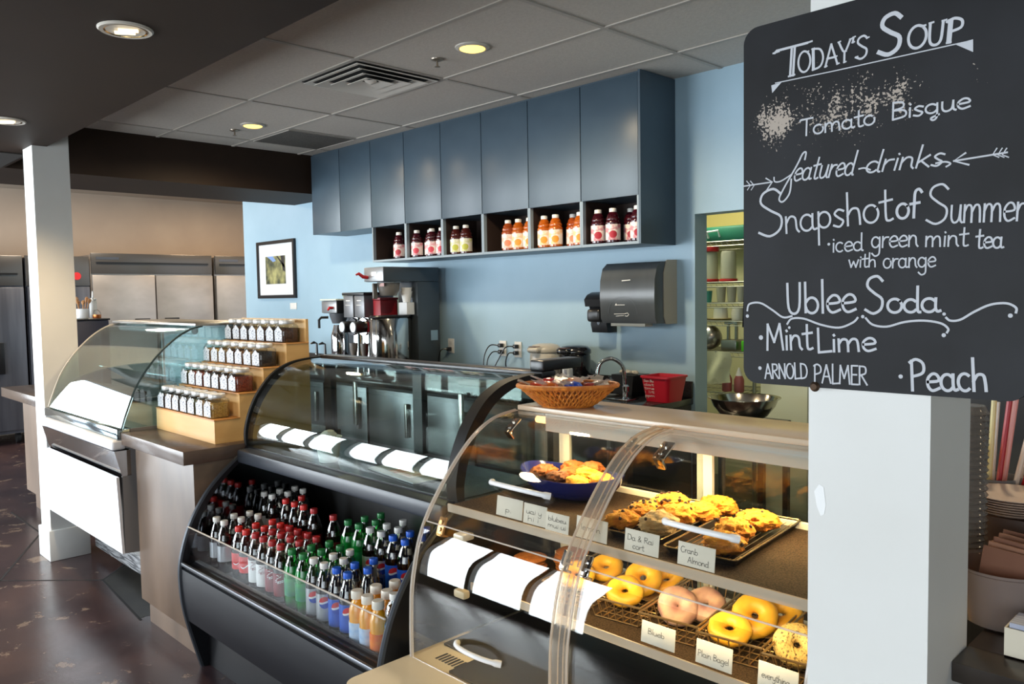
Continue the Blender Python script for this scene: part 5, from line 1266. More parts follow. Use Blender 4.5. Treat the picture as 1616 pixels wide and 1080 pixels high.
# picture and small card on the wall
def picture():
    t = thing('framed_picture', (-7.73, 4.15, 1.9), 'black framed photograph of trees with wide white mat on the blue wall', 'picture')
    x0, x1, z0, z1, w = -8.14, -7.345, 1.59, 2.19, .034
    f = MB().box(x0, x1, 4.128, 4.154, z1 - w, z1).box(x0, x1, 4.128, 4.154, z0, z0 + w).box(x0, x0 + w, 4.128, 4.154, z0 + w, z1 - w).box(x1 - w, x1, 4.128, 4.154, z0 + w, z1 - w)
    obj('frame', f, BLACK, t)
    obj('mat_board', MB().box(x0 + w, x1 - w, 4.142, 4.152, z0 + w, z1 - w), mat('white_mat_board', (216, 216, 216), 0.7), t)
    p = obj('print', MB().box(-7.965, -7.545, 4.1405, 4.1418, 1.74, 2.03), mat('woodland_print', (44, 52, 36), 0.5, rgb2=(172, 166, 108), scale=7, detail=8, lo=.38, hi=.64), t)
    tr = MB()
    tr.add([(x, 4.1401, z) for x, z in ((-7.64, 2.03), (-7.57, 2.03), (-7.546, 1.86), (-7.60, 1.88))], [(0, 1, 2, 3)]); tr.add([(x, 4.1401, z) for x, z in ((-7.73, 2.03), (-7.70, 2.03), (-7.56, 1.93), (-7.57, 1.90))], [(0, 1, 2, 3)])
    obj('tree_trunks', tr, mat('print_trunk', (30, 26, 24), 0.5), p)
    sk = MB().add([(x, 4.1402, z) for x, z in ((-7.93, 2.03), (-7.80, 2.03), (-7.74, 1.98), (-7.80, 1.97), (-7.86, 2.0))], [(0, 1, 2, 3, 4)])
    obj('sky_patch', sk, mat('print_sky', (120, 150, 200), 0.5), p)
picture()
single('wall_card', MB().box(-7.49, -7.36, 4.149, 4.154, 1.475, 1.54, .001), PLATE, 'small white card on the blue wall under the framed picture', 'card', (-7.42, 4.154, 1.5))
# coffee equipment
GREYM = mat('brewer_grey', (72, 80, 86), 0.35, metal=0.3)
LGREY = mat('brewer_panel', (146, 148, 150), 0.3, metal=0.5)
def tall_brewer():
    t = thing('coffee_brewer', (-5.12, 3.8, CT), 'tall grey coffee brewer with red tap lever and steel server beneath', 'coffee brewer')
    x0, x1 = -5.25, -5.0
    obj('tower', MB().box(x0, x1, 3.865, 4.085, CT + .02, 1.70, .004), GREYM, t)
    hd = obj('head', MB().box(x0, x1, 3.555, 4.085, 1.701, 1.812, .005), GREYM, t)
    obj('front_panel', MB().box(x0, x1, 3.546, 3.5545, 1.703, 1.81, .003), LGREY, hd)
    obj('display', MB().box(-5.15, -5.085, 3.543, 3.5458, 1.745, 1.775), mat('display_white', (226, 230, 230), 0.3), hd)
    obj('tap', MB().tube([(-5.20, 3.546, 1.735), (-5.21, 3.51, 1.74), (-5.225, 3.48, 1.765), (-5.235, 3.46, 1.755)], [.013, .014, .012, .007], 10), mat('tap_red', (166, 26, 34), 0.3), hd)
    f = obj('brew_funnel', MB().lathe([(.058, 0), (.064, .004), (.082, .05), (.088, .10), (.090, .104)], (-5.12, 3.68, 1.592), 24), mat('funnel_taupe', (116, 110, 102), 0.35), t)
    obj('handle', MB().box(-5.17, -5.15, 3.56, 3.60, 1.57, 1.69, .006), mat('funnel_handle', (96, 92, 86), 0.4), f)
    obj('badge', MB().box(-5.12, -5.06, 3.5945, 3.598, 1.665, 1.69), mat('funnel_badge', (200, 150, 140), 0.4), f)
    obj('base', MB().box(x0 - .02, x1 + .02, 3.505, 4.085, CT + .0005, CT + .02, .004), BLACK, t)
    obj('sticker', MB().box(x1 + .0002, x1 + .001, 3.99, 4.06, 1.235, 1.315), mat('pale_sticker', (140, 170, 190), 0.5), t)
    s = obj('server', MB().lathe([(.128, 0), (.131, .006), (.131, .445), (.123, .46)], (-5.12, 3.69, CT + .0205), 40, sy=1.30), mat('server_steel', (196, 194, 190), 0.12, metal=1.0), t)
    obj('server_lid', MB().lathe([(.132, .4605), (.133, .467), (.126, .476), (.03, .478)], (-5.12, 3.69, CT + .0205), 40, sy=1.30), BLACK, s)
    obj('faucet', MB().tube([(-5.16, 3.55, CT + .12), (-5.18, 3.49, CT + .12), (-5.18, 3.485, CT + .07)], .010, 8), BLACK, s)
tall_brewer()
FZ = CT + .0205 + .4785
t = thing('paper_filters', (-5.07, 3.81, FZ), 'white carton and stack of coffee filters lying on the steel server', 'coffee filters')
obj('carton', MB().box(-5.125, -5.02, 3.775, 3.85, FZ, FZ + .095, .004), mat('white_carton', (226, 226, 224), 0.6), t)
obj('filters', MB().lathe([(.028, 0), (.046, .085)], (-5.07, 3.812, FZ + .0955), 24).lathe([(.026, 0), (.044, .085)], (-5.07, 3.812, FZ + .125), 24), mat('filter_paper', (232, 230, 224), 0.8), t)
t = thing('red_canister', (-5.35, 3.76, CT), 'dark red box standing between the grinder and tall brewer', 'box')
obj('box', MB().box(-5.385, -5.285, 3.715, 3.885, CT + .0005, 1.56, .006), mat('dark_red_box', (134, 20, 30), 0.4), t)
obj('lid', MB().box(-5.388, -5.282, 3.711, 3.889, 1.5605, 1.58, .004), mat('dark_red_lid', (112, 18, 26), 0.4), t)
def grinder():
    t = thing('coffee_grinder', (-5.56, 3.8, CT), 'twin hopper steel coffee grinder with two big black knobs', 'coffee grinder')
    GP = mat('hopper_grey', (118, 120, 124), 0.35, metal=0.3)
    for x in (-5.66, -5.50):
        h = obj('hopper', MB().box(x - .07, x + .07, 3.66, 3.95, 1.42, 1.60, .006), GP, t)
        obj('text_lines', MB().box(x - .03, x + .03, 3.6585, 3.6598, 1.555, 1.563).box(x - .04, x + .03, 3.6585, 3.6598, 1.52, 1.524), WHITE, h)
        b = obj('body', MB().tube([(x, 3.78, CT + .012), (x, 3.78, 1.418)], .068, 20), CHROME, t)
        n = obj('knob_ring', MB().disc((x, 3.705, 1.345), .072, (0, -1, 0), 28, .016), CHROME, t)
        obj('knob', MB().disc((x, 3.688, 1.345), .047, (0, -1, 0), 24, .09), BLACK, n)
        obj('knob_face', MB().disc((x, 3.597, 1.345), .040, (0, -1, 0), 24, .004), mat('knob_silver', (176, 178, 180), 0.3, metal=0.7), n)
        obj('spout', MB().lathe([(.018, 0), (.03, .05), (.034, .11)], (x, 3.70, 1.10), 16), mat('spout_grey', (120, 112, 104), 0.4), t)
    obj('lid', MB().box(-5.74, -5.42, 3.65, 3.96, 1.601, 1.625, .008), BLACK, t)
    obj('base', MB().box(-5.74, -5.42, 3.64, 3.96, CT + .0005, CT + .012), BLACK, t)
grinder()
t = thing('small_brewer', (-5.88, 3.75, CT), 'smaller coffee brewer with red tap behind the grinder', 'coffee brewer')
obj('head', MB().box(-6.02, -5.79, 3.64, 3.99, 1.455, 1.56, .006), BLACK, t)
hp = obj('front_panel', MB().box(-6.02, -5.79, 3.63, 3.6395, 1.458, 1.558, .003), LGREY, t)
obj('tap', MB().tube([(-5.85, 3.63, 1.50), (-5.85, 3.60, 1.50), (-5.855, 3.585, 1.48)], [.012, .013, .007], 8), mat('tap_red', (166, 26, 34), 0.3), hp)
obj('lid_edge', MB().box(-6.03, -5.78, 3.62, 3.99, 1.5605, 1.575, .004), mat('pale_lid', (196, 206, 196), 0.4), t)
obj('funnel', MB().lathe([(.055, 0), (.075, .06), (.08, .085)], (-5.9, 3.72, 1.368), 20), mat('smoky_funnel', (96, 98, 102), 0.3), t)
obj('handle', MB().tube([(-5.95, 3.65, 1.42), (-5.98, 3.60, 1.42), (-5.985, 3.58, 1.40), (-5.985, 3.58, 1.33)], .011, 8), BLACK, t)
obj('tower', MB().box(-6.0, -5.81, 3.86, 3.98, CT + .0005, 1.454), GREYM, t)
obj('carafe', MB().lathe([(.07, 0), (.075, .006), (.075, .32), (.062, .36), (.05, .41)], (-5.89, 3.72, CT + .001), 24), CHROME, t)
t = thing('produce_bag', (-5.84, 3.8, 1.575), 'clear bag with green leaves lying on the smaller brewer', 'bag')
obj('bag', MB().ball((-5.85, 3.82, 1.60), (.09, .07, .026), 14, 8, 0, lumpy(3, .3)), mat('green_bag', (136, 158, 122), 0.5, rgb2=(190, 200, 186), scale=20), t)
t = thing('thermal_carafe', (-6.72, 3.75, CT), 'short steel carafe with black lid at the far end of the counter', 'carafe')
obj('body', MB().lathe([(.07, 0), (.072, .12), (.066, .15)], (-6.72, 3.75, CT + .0005), 22), STEEL, t)
obj('lid', MB().lathe([(.068, .1505), (.074, .16), (.07, .22), (.04, .24)], (-6.72, 3.75, CT + .0005), 20), BLACK, t)
obj('handle', MB().tube([(-6.655, 3.72, CT + .2), (-6.61, 3.69, CT + .19), (-6.60, 3.68, CT + .10), (-6.65, 3.71, CT + .05)], .009, 8), BLACK, t)
for i, (x, y) in enumerate(((-6.27, 3.72), (-6.10, 3.70))):
    t = thing('syrup_bottle', (x, y, CT), ['clear syrup bottle with black pump, nearer the steel carafe', 'clear syrup bottle with black pump, nearer the smaller brewer'][i], 'bottle', 'pump bottles on the back counter')
    obj('bottle', MB().lathe([(.035, 0), (.037, .006), (.037, .10), (.018, .13), (.016, .15)], (x, y, CT + .0005), 18), PETCLR, t)
    obj('syrup', MB().lathe([(.033, .003), (.034, .08)], (x, y, CT + .0005), 16), mat('dark_syrup', (50, 30, 22), 0.2), t)
    obj('pump', MB().tube([(x, y, CT + .15), (x, y, CT + .24), (x - .01, y - .02, CT + .25), (x - .02, y - .05, CT + .24)], [.012, .009, .012, .006], 8), BLACK, t)
# ------------------------------------------------------------------ ceiling fixtures
TRIMW = mat('white_light_trim', (206, 200, 188), 0.4)
LENS = mat('warm_lamp_lens', (255, 226, 160), 0.4, emit=(255, 208, 100), estr=2.4)
def can_light(x, y, label, energy=85):
    z = 2.863
    t = thing('recessed_light', (x, y, z), label, 'ceiling light', 'round recessed ceiling lights')
    obj('trim_ring', MB().lathe([(.068, -.010), (.072, -.012), (.088, -.006), (.090, -.0005)], (x, y, z), 32), TRIMW, t)
    obj('lens', MB().lathe([(.02, -.020), (.05, -.018), (.066, -.012), (.066, -.0105)], (x, y, z), 28), LENS, t)
    d = bpy.data.lights.new('recessed_lamp', 'SPOT'); d.energy = energy; d.color = (1.0, .80, .52); d.spot_size = radians(168); d.spot_blend = .6; d.shadow_soft_size = .06
    o = bpy.data.objects.new('recessed_lamp', d); COL.objects.link(o); o.location = (x, y, z - .05); o['kind'] = 'helper'
can_light(-3.153, 2.83, 'round white recessed ceiling light glowing yellow nearer the chalkboard')
can_light(-5.604, 2.85, 'round white recessed ceiling light glowing yellow near the brown beam')
can_light(-.70, 2.83, 'added recessed ceiling light above the bakery case end, hidden by the chalkboard', 45)  # unseen lamp continuing the row, added for warm light from the right
can_light(1.75, 2.83, 'added recessed ceiling light beyond the chalkboard, outside the picture', 30)  # also unseen, added at the same spacing to brighten faces turned right
GOLD = mat('gold_reflector', (226, 180, 110), 0.12, metal=1.0)
def soffit_light(x, y, label, energy):
    z = 2.52
    t = thing('recessed_light', (x, y, z), label, 'ceiling light', 'gold recessed soffit lights')
    obj('trim_ring', MB().lathe([(.070, -.006), (.084, -.008), (.090, -.003), (.090, -.0003)], (x, y, z), 32), TRIMW, t)
    c = MB(); rows = [[(x + r * cos(2 * pi * k / 28), y + r * sin(2 * pi * k / 28), z - h) for k in range(28)] for r, h in ((.070, .0078), (.060, .005), (.040, .0025), (.012, .0015))]
    c.grid(rows, 0, True, True); obj('reflector', c, GOLD, t)
    b = MB()
    for k in range(2): b.tube([(x - .03 + .035 * k, y - .025, z - .0075), (x + .005 + .03 * k, y + .03, z - .0075)], .008, 8)
    d = bpy.data.lights.new('soffit_lamp', 'SPOT'); d.energy = energy; d.color = (1.0, .74, .44); d.spot_size = radians(120); d.spot_blend = .7; d.shadow_soft_size = .06
    o = bpy.data.objects.new('soffit_lamp', d); COL.objects.link(o); o.location = (x, y, z - .03); o['kind'] = 'helper'
    obj('lamp_tubes', b, mat('lamp_tube_glow', (255, 240, 210), 0.3, emit=(255, 226, 170), estr=2.2), t)
soffit_light(-2.95, 1.042, 'gold lined recessed light in the dark soffit, fully in view', 28)
soffit_light(-4.80, 1.088, 'gold lined recessed light in the dark soffit, cut off by the frame edge', 85)
SPR = mat('sprinkler_metal', (150, 140, 126), 0.3, metal=0.7)
for x, y, l in ((-3.435, 2.826, 'small ceiling sprinkler head between the vent and the nearer lamp'), (-5.854, 2.828, 'small ceiling sprinkler head next to the far lamp')):
    t = thing('sprinkler_head', (x, y, 2.8625), l, 'sprinkler')
    obj('escutcheon', MB().lathe([(.012, -.014), (.034, -.006), (.036, -.0003)], (x, y, 2.8625), 20), SPR, t)
    obj('deflector', MB().lathe([(.006, -.045), (.016, -.043), (.016, -.041), (.006, -.038), (.005, -.014)], (x, y, 2.8625), 14), SPR, t)
def diffuser():
    x0, x1, y0, y1, z = -4.30, -3.735, 2.505, 3.09, 2.8565
    cx, cy = (x0 + x1) / 2, (y0 + y1) / 2
    t = thing('ceiling_vent', (cx, cy, z), 'square stepped metal air diffuser in the tiled ceiling', 'vent')
    M_ = mat('vent_metal', (222, 216, 206), 0.5)
    b = MB(); b.box(x0, x1, y0, y1, z - .001, z - .0002)
    obj('backing', b, mat('vent_dark', (26, 25, 24), 0.8), t)
    def ringm(a, b_, zi, zo):
        q = []
        for s, zz in ((a, zo), (b_, zi)):
            q.append([(cx + s * sx, cy + s * sy, zz) for sx, sy in ((1, 1), (-1, 1), (-1, -1), (1, -1))])
        q.append([(p[0], p[1], p[2] + .003) for p in q[1]]); q.append([(p[0], p[1], p[2] + .003) for p in q[0]]); q.append(q[0])
        return MB().grid(q, 0, False, True)
    obj('frame', ringm(.282, .245, z - .003, z - .010), M_, t)
    for a in (.238, .168, .098): obj('louvre', ringm(a, a - .060, z - .002, z - .020), M_, t)
    obj('centre_cone', MB().lathe([(.008, -.020), (.05, -.003)], (cx, cy, z), 4), M_, t)
diffuser()
t = thing('return_grille', (-5.86, 3.41, 2.857), 'flat dark grey perforated return grille in the ceiling beside the cabinets', 'vent')
obj('perforated_panel', MB().box(-6.135, -5.565, 3.12, 3.70, 2.8545, 2.857), mat('perforated_grey', (104, 98, 90), 0.7, rgb2=(78, 73, 67), scale=150, lo=.45, hi=.55), t)
obj('frame', MB().tube([(-6.135, 3.12, 2.855), (-5.565, 3.12, 2.855), (-5.565, 3.70, 2.855), (-6.135, 3.70, 2.855)], .004, 4, 0, True), GRID, t)
t = thing('soffit_vent', (-6.12, 1.20, 2.52), 'dark vent panel in the soffit beyond the white column', 'vent')
obj('panel', MB().box(-6.45, -5.80, 1.0, 1.41, 2.513, 2.5195), mat('soffit_vent_dark', (36, 33, 30), 0.7), t)
# warm lamps of the kitchen and the store room, out of view in their own rooms
for loc, p, c, s in (((-9.4, 2.9, 2.93), 42, (1, .84, .66), .5), ((-9.6, 4.9, 2.93), 36, (1, .74, .48), .5), ((-3.15, 4.60, 2.68), 30, (1, .93, .66), .6)):
    area_light('room_lamp', loc, (0, 0, -1), s, s, p, c)

# ------------------------------------------------------------------ wicker basket on the bakery case
def wicker():
    cx, cy, z0 = -1.70, 1.905, 1.2245
    t = thing('wicker_basket', (cx, cy, z0), 'shallow oval orange wicker basket of wrapped candy on the bakery case top', 'basket')
    WK = mat('wicker_honey', (206, 128, 46), 0.5, rgb2=(166, 90, 28), scale=60)
    WD = mat('wicker_dark', (112, 58, 24), 0.6)
    a = radians(40); ca, sa = cos(a), sin(a)
    def E(s, th, z): 
        u, v = .158 * s * cos(th), .105 * s * sin(th); return (cx + u * ca - v * sa, cy + u * sa + v * ca, z0 + z)
    prof = [(.50, .001), (.58, .010), (.72, .030), (.86, .050), (.97, .066), (.95, .066), (.84, .051), (.70, .032), (.56, .013), (.3, .010)]
    obj('lining', MB().grid([[E(s * .985, 2 * pi * k / 44, z) for k in range(44)] for s, z in prof], 0, True, True, True), WD, t)
    w = MB(); n = 52
    for dr in (1, -1):
        for k in range(n):
            th = 2 * pi * k / n
            w.tube([E(.50 + .48 * u, th + dr * .30 * u, .004 + .062 * u ** 1.15 + (.0025 if (i + k) % 2 else -.001)) for i, u in enumerate([j / 6 for j in range(7)])], .0036, 5)
    obj('weave', w, WK, t)
    obj('rim', MB().tube([E(1.0, 2 * pi * k / 48, .068) for k in range(48)], .0075, 8, 0, True), WK, t)
    obj('foot', MB().tube([E(.50, 2 * pi * k / 32, .0045) for k in range(32)], .005, 6, 0, True), WK, t)
    rnd = random.Random(3)
    cols = [(206, 66, 28), (222, 108, 34), (176, 34, 36), (214, 190, 170), (40, 76, 190), (226, 130, 60), (150, 40, 34), (224, 214, 200)]
    wrap = frosted('cellophane', (232, 228, 224), .35, .12)
    names = ['deep orange', 'light orange', 'red', 'cream', 'blue', 'peach', 'dark red', 'white']
    spots = [(-.62, .1), (-.35, -.25), (-.38, .35), (-.1, .02), (.12, -.3), (.15, .34), (.42, .02), (.66, .1)]
    for i, (u, v) in enumerate(spots):
        p = E((u * u + v * v) ** .5, math.atan2(v, u), .062 + .006 * (i % 3))
        q = thing('wrapped_candy', p, names[i] + ' candy in a clear wrapper lying in the wicker basket', 'candy', 'wrapped candies in the wicker basket')
        obj('candy', MB().ball(p, (.031, .024, .015), 14, 8, 0, lumpy(i, .2)), mat('candy_' + names[i].replace(' ', '_'), cols[i], .25, coat=.5), q)
        y = rnd.uniform(0, 3)
        for sgn in (1, -1):
            wv = MB(); wv.grid([[(p[0] + sgn * (.022 + .02 * j) * cos(y) - r * sin(y), p[1] + sgn * (.022 + .02 * j) * sin(y) + r * cos(y), p[2] + .004 + .008 * j + .006 * ((m + j) % 2)) for m, r in enumerate((-.012 - .008 * j, -.004, .004, .012 + .008 * j))] for j in range(3)], 0, False)
            obj('wrapper_end', wv, wrap, q)
wicker()

# ------------------------------------------------------------------ store room seen through the doorway
SHX0, SHX1, SHY0, SHY1 = -3.65, -2.62, 4.75, 5.2
t = thing('wire_shelving', (-3.1, 5.0, 0), 'chrome wire shelving unit in the yellow store room beyond the doorway', 'shelf')
WCH = mat('dull_chrome_wire', (150, 148, 138), 0.3, metal=0.9)
for x in (SHX0, SHX1):
    for y in (SHY0, SHY1): obj('post', MB().tube([(x, y, 0), (x, y, 2.0)], .0125, 10), WCH, t)
SHZ = [.905, 1.18, 1.385, 1.505, 1.645, 1.915]
for z in SHZ:
    s = MB()
    for y in (SHY0, SHY1): s.tube([(SHX0, y, z), (SHX1, y, z)], .004, 6).tube([(SHX0, y, z - .03), (SHX1, y, z - .03)], .003, 6)
    for k in range(26):
        x = SHX0 + (SHX1 - SHX0) * k / 25; s.tube([(x, SHY0, z), (x, SHY1, z)], .0022, 5)
        s.tube([(x, SHY0, z), (x + .02, SHY0, z - .03)], .002, 5)
    obj('wire_shelf', s, WCH, t)
def on(z): return z + .0045
t = thing('storage_tub', (-2.95, 4.95, on(1.915)), 'green storage tub on the top wire shelf', 'tub')
obj('tub', MB().box(-3.05, -2.68, 4.80, 5.15, on(1.915), 2.02, .02), mat('green_tub', (18, 92, 70), 0.35), t)
obj('handle', MB().tube([(-2.985, 4.795, 1.945), (-2.985, 4.775, 1.985), (-2.90, 4.775, 1.99), (-2.90, 4.795, 1.95)], .007, 8), WHITE, t)
REDL2 = mat('red_lid', (188, 34, 34), 0.4)
FR = frosted('frosted_container', (206, 204, 186), .45)
for i, (x, up) in enumerate(((-3.0, True), (-2.86, False))):
    t = thing('storage_jar', (x, 4.84, on(1.645)), ['clear container with a red lid on top, second wire shelf', 'clear container standing upside down on its red lid'][i], 'container')
    obj('body', MB().lathe([(.052, .02), (.05, .19), (.042, .205)], (x, 4.84, on(1.645)), 20), FR, t)
    obj('lid', MB().lathe([(.058, .206), (.06, .21), (.06, .238), (.05, .242)] if up else [(.056, 0), (.06, .004), (.06, .018)], (x, 4.84, on(1.645)), 20), REDL2, t)
    if up: obj('base_ring', MB().lathe([(.058, 0), (.06, .003), (.058, .0195)], (x, 4.84, on(1.645)), 20), REDL2, t)
for i, (x, c) in enumerate(((-3.02, (70, 150, 140)), (-2.91, (200, 200, 186)), (-2.83, (206, 204, 190)), (-2.755, (206, 204, 190)))):
    if i: single('drinking_glass', MB().lathe([(.026, 0), (.034, .105), (.032, .105), (.024, .006), (.001, .005)], (x, 4.83, on(1.505)), 18), FR, ['', 'clear drinking glass next to the teal cup on the wire shelf', 'middle one of three clear glasses on the wire shelf', 'clear glass nearest the chalkboard edge on the wire shelf'][i], 'glass', (x, 4.83, on(1.505)), 'glassware on the wire shelf')
    else: single('teal_cup', MB().lathe([(.03, 0), (.038, .08), (.036, .08), (.028, .005), (.001, .004)], (x, 4.83, on(1.505)), 18), mat('teal_glaze', c, 0.3), 'small teal cup on the glassware shelf of the wire unit', 'cup', (x, 4.83, on(1.505)))
t = thing('mug', (-2.92, 4.84, on(1.385)), 'pale mug on a saucer on the lower wire shelf', 'mug')
obj('mug', MB().lathe([(.05, .012), (.045, .085), (.042, .085), (.046, .018), (.001, .017)], (-2.92, 4.84, on(1.385)), 20), mat('pale_mug', (200, 200, 190), 0.4), t)
obj('saucer', MB().lathe([(.05, 0), (.085, .012), (.08, .0115)], (-2.92, 4.84, on(1.385)), 24), mat('straw_saucer', (190, 168, 110), 0.6), t)
single('pitcher', MB().lathe([(.04, 0), (.045, .05), (.035, .09), (.032, .09), (.04, .05), (.036, .005), (.001, .005)], (-2.79, 4.84, on(1.385)), 20), mat('cream_pitcher', (206, 200, 182), 0.3), 'cream pitcher beside the pale mug on the wire shelf', 'pitcher', (-2.79, 4.84, on(1.385)))
single('steel_lid', MB().ball((-3.0, 4.83, 1.27), (.085, .085, .085), 22, 12), STEEL, 'round shiny steel dome on the shelf above the cloth', 'dome', (-3.0, 4.83, 1.185))
t = thing('juicer', (-2.84, 4.86, on(1.18)), 'steel juicer appliance standing above the hanging cloth', 'appliance')
obj('body', MB().box(-2.90, -2.78, 4.80, 4.92, on(1.18), 1.26, .012).box(-2.88, -2.865, 4.85, 4.87, 1.26, 1.36).box(-2.82, -2.805, 4.85, 4.87, 1.26, 1.36), STEEL, t)
obj('arm', MB().box(-2.89, -2.79, 4.83, 4.89, 1.3605, 1.38, .006), CHROME, t)
single('green_box', MB().box(-2.745, -2.66, 4.80, 4.9, on(1.18), 1.255, .006), mat('bright_green', (90, 200, 40), 0.4), 'bright green box at the chalkboard edge in the store room', 'box', (-2.70, 4.85, on(1.18)))
cb = MB(); cb.grid([[(-3.02 + .23 * u + .01 * sin(7 * v), 4.737 - .012 * sin(9 * u + 4 * v), 1.185 - .22 * v + .03 * (u - .5) * v) for u in [i / 10 for i in range(11)]] for v in [j / 8 for j in range(9)]], 0, True)
cb.grid([[(p[0], p[1] + .004, p[2]) for p in cb.v[i * 11:(i + 1) * 11]] for i in range(9)], 0, True)
single('cleaning_cloth', cb, mat('pale_cloth', (202, 200, 170), 0.9, rgb2=(150, 146, 116), scale=9, lo=.55, hi=.7), 'pale stained cloth hanging from the wire shelf', 'cloth', (-2.9, 4.74, 1.0))
ap = MB()
ap.grid([[(-2.63 + .14 * (u - .35) * (.35 + .65 * v), 4.70 + .012 * sin(12 * u), 1.97 - .62 * v) for u in [i / 8 for i in range(9)]] for v in [j / 6 for j in range(7)]], 0, True)
ap.grid([[(p[0], p[1] + .012, p[2]) for p in ap.v[i * 9:(i + 1) * 9]] for i in range(7)], 0, True)
single('apron', ap, mat('black_apron', (20, 20, 24), 0.9), 'black apron hanging beside the wire shelving in the store room', 'apron', (-2.63, 4.7, 1.97))
for i, x in enumerate((-2.86, -2.77)):
    t = thing('sauce_bottle', (x, 4.82, on(.905)), ['sauce bottle with pink sauce, nearer the doorway edge', 'sauce bottle with pink sauce, nearer the chalkboard'][i], 'bottle', 'sauce bottles on the low shelf')
    obj('bottle', MB().lathe([(.03, 0), (.034, .01), (.034, .085), (.022, .11)], (x, 4.82, on(.905)), 18), mat('pink_sauce', (166, 92, 92), 0.4), t)
    obj('nozzle', MB().lathe([(.023, .1105), (.02, .12), (.005, .165)], (x, 4.82, on(.905)), 14), WHITE, t)
# steel bowl on its stand in the doorway, pale chest behind
t = thing('prep_cart', (-2.27, 4.05, 0), 'black cart in the doorway under the large steel bowl', 'cart')
obj('top', MB().box(-2.50, -2.06, 3.83, 4.14, .84, .875, .006), BLACK, t)
for x in (-2.48, -2.08):
    for y in (3.85, 4.12): obj('leg', MB().box(x - .015, x + .015, y - .015, y + .015, 0, .84), BLACK, t)
obj('lower_shelf', MB().box(-2.49, -2.07, 3.84, 4.13, .30, .32), BLACK, t)
single('mixing_bowl', MB().lathe([(.085, 0), (.125, .025), (.165, .075), (.182, .118), (.196, .121), (.196, .124), (.178, .121), (.16, .078), (.12, .03), (.08, .006), (.001, .005)], (-2.265, 3.995, .8755), 44), mat('bowl_steel', (190, 186, 176), 0.16, metal=1.0), 'large shiny stainless mixing bowl on the black cart in the doorway', 'bowl', (-2.265, 3.995, .8755))
t = thing('chest_freezer', (-1.9, 4.75, 0), 'pale greenish white chest behind the steel bowl', 'freezer')
PG = mat('pale_green_enamel', (196, 204, 184), 0.4)
obj('body', MB().box(-2.47, -1.2, 4.55, 5.2, .03, 1.02, .01), PG, t)
obj('lid', MB().box(-2.48, -1.19, 4.54, 5.21, 1.021, 1.06, .008), PG, t)
obj('seam_strip', MB().box(-2.165, -2.155, 4.546, 4.552, .05, 1.01), mat('seam_grey', (150, 158, 142), 0.5), t)

# ------------------------------------------------------------------ condiment counter to the right of the chalkboard column
DKW = mat('dark_oiled_wood', (50, 42, 36), 0.3, rgb2=(34, 29, 26), scale=5, stretch=(.4, 1, 1), coat=.2)
t = thing('condiment_counter', (.1, 1.85, 0), 'dark wooden counter beside the white column, holding napkins and plates', 'counter')
obj('worktop', MB().box(-.443, .90, 1.475, 2.30, .905, .94, .003).box(-.4425, .90, 1.562, 2.30, .9048, .9402), DKW, t)
obj('front', MB().box(-.43, .88, 1.565, 2.26, 0, .904), DKW, t)
Zc = .9408
def napkin_tub():
    c = (-.425, 1.72, Zc)
    t = thing('napkin_tub', c, 'clear plastic tub packed with brown paper napkins beside the white column', 'tub')
    TUBP = frosted('cloudy_tub', (196, 180, 172), .30, .12)
    obj('tub', MB().lathe([(.062, 0), (.068, .004), (.084, .105), (.088, .108), (.088, .113), (.080, .110), (.064, .008), (.001, .006)], c, 30), TUBP, t)
    return t
napkin_tub()
NAP = [mat('brown_napkin', (118, 80, 62), 0.9), mat('pale_brown_napkin', (140, 100, 78), 0.9)]
for k in range(10):
    ang = radians(16 + 3.0 * k); y = 1.672 + .010 * k
    b = MB().box(-.044, .044, -.0022, .0022, .012, .150 + .006 * (k % 3), .0008)
    b.move(Matrix.Translation((-.425 + .004 * (k % 3), y, Zc)) @ Matrix.Rotation(radians(8 - 3 * (k % 4)), 4, 'Z') @ Matrix.Rotation(radians(-4 - 1.2 * k), 4, 'X') @ Matrix.Rotation(radians(7), 4, 'Y'))
    single('paper_napkin', b, NAP[k % 2], 'brown paper napkin, %s from the front in the clear tub' % ORD[k], 'napkin', (-.425, y, Zc), 'brown napkins in the clear tub')
def cup_lid_stack():
    c = (-.530, 1.83, Zc)
    for k in range(30):
        p = (c[0], c[1], c[2] + .013 * k)
        if k == 0:
            o = single('cup_lid', MB().lathe([(.030, 0), (.042, .002), (.044, .005), (.040, .010), (.036, .020), (.030, .0205), (.001, .0205)], p, 24), frosted('lid_plastic', (190, 182, 174), .28, .12), 'x', 'lid', p, 'clear lids in the tall stack')
            LID = o
        else:
            o = dup(LID, p)
        o['label'] = 'clear ribbed cup lid inside the tall stack against the white column'
cup_lid_stack()
def straw_caddy():
    c = (-.545, 2.10, Zc)
    t = thing('straw_holder', c, 'clear holder of wrapped straws behind the paper plates', 'holder')
    obj('holder', MB().lathe([(.05, 0), (.055, .20), (.052, .20), (.047, .006), (.001, .005)], c, 24), frosted('holder_plastic', (200, 200, 200), .25), t)
    cols = [('red', (206, 40, 44)), ('cream', (222, 208, 180)), ('pink', (224, 150, 140)), ('white', (226, 222, 214)), ('yellow', (220, 204, 140)), ('dark red', (170, 30, 40)), ('pale', (214, 190, 170))]
    for k, (n, cc) in enumerate(cols):
        a = 2 * pi * k / 7; p = Vector((c[0] + .018 * cos(a), c[1] + .018 * sin(a), Zc + .012)); q = p + Vector((.10 + .03 * cos(a) * 1.2, .01 * sin(a), .36 + .02 * (k % 3)))
        q.x = c[0] + .05 + .055 * cos(a)
        single('drinking_straw', MB().tube([p, p.lerp(q, .5), q], .006, 8), mat('straw_' + n.replace(' ', '_'), cc, .35), '%s drinking straw in clear wrapper standing in the straw holder' % n, 'straw', p, 'straws in the holder')
straw_caddy()
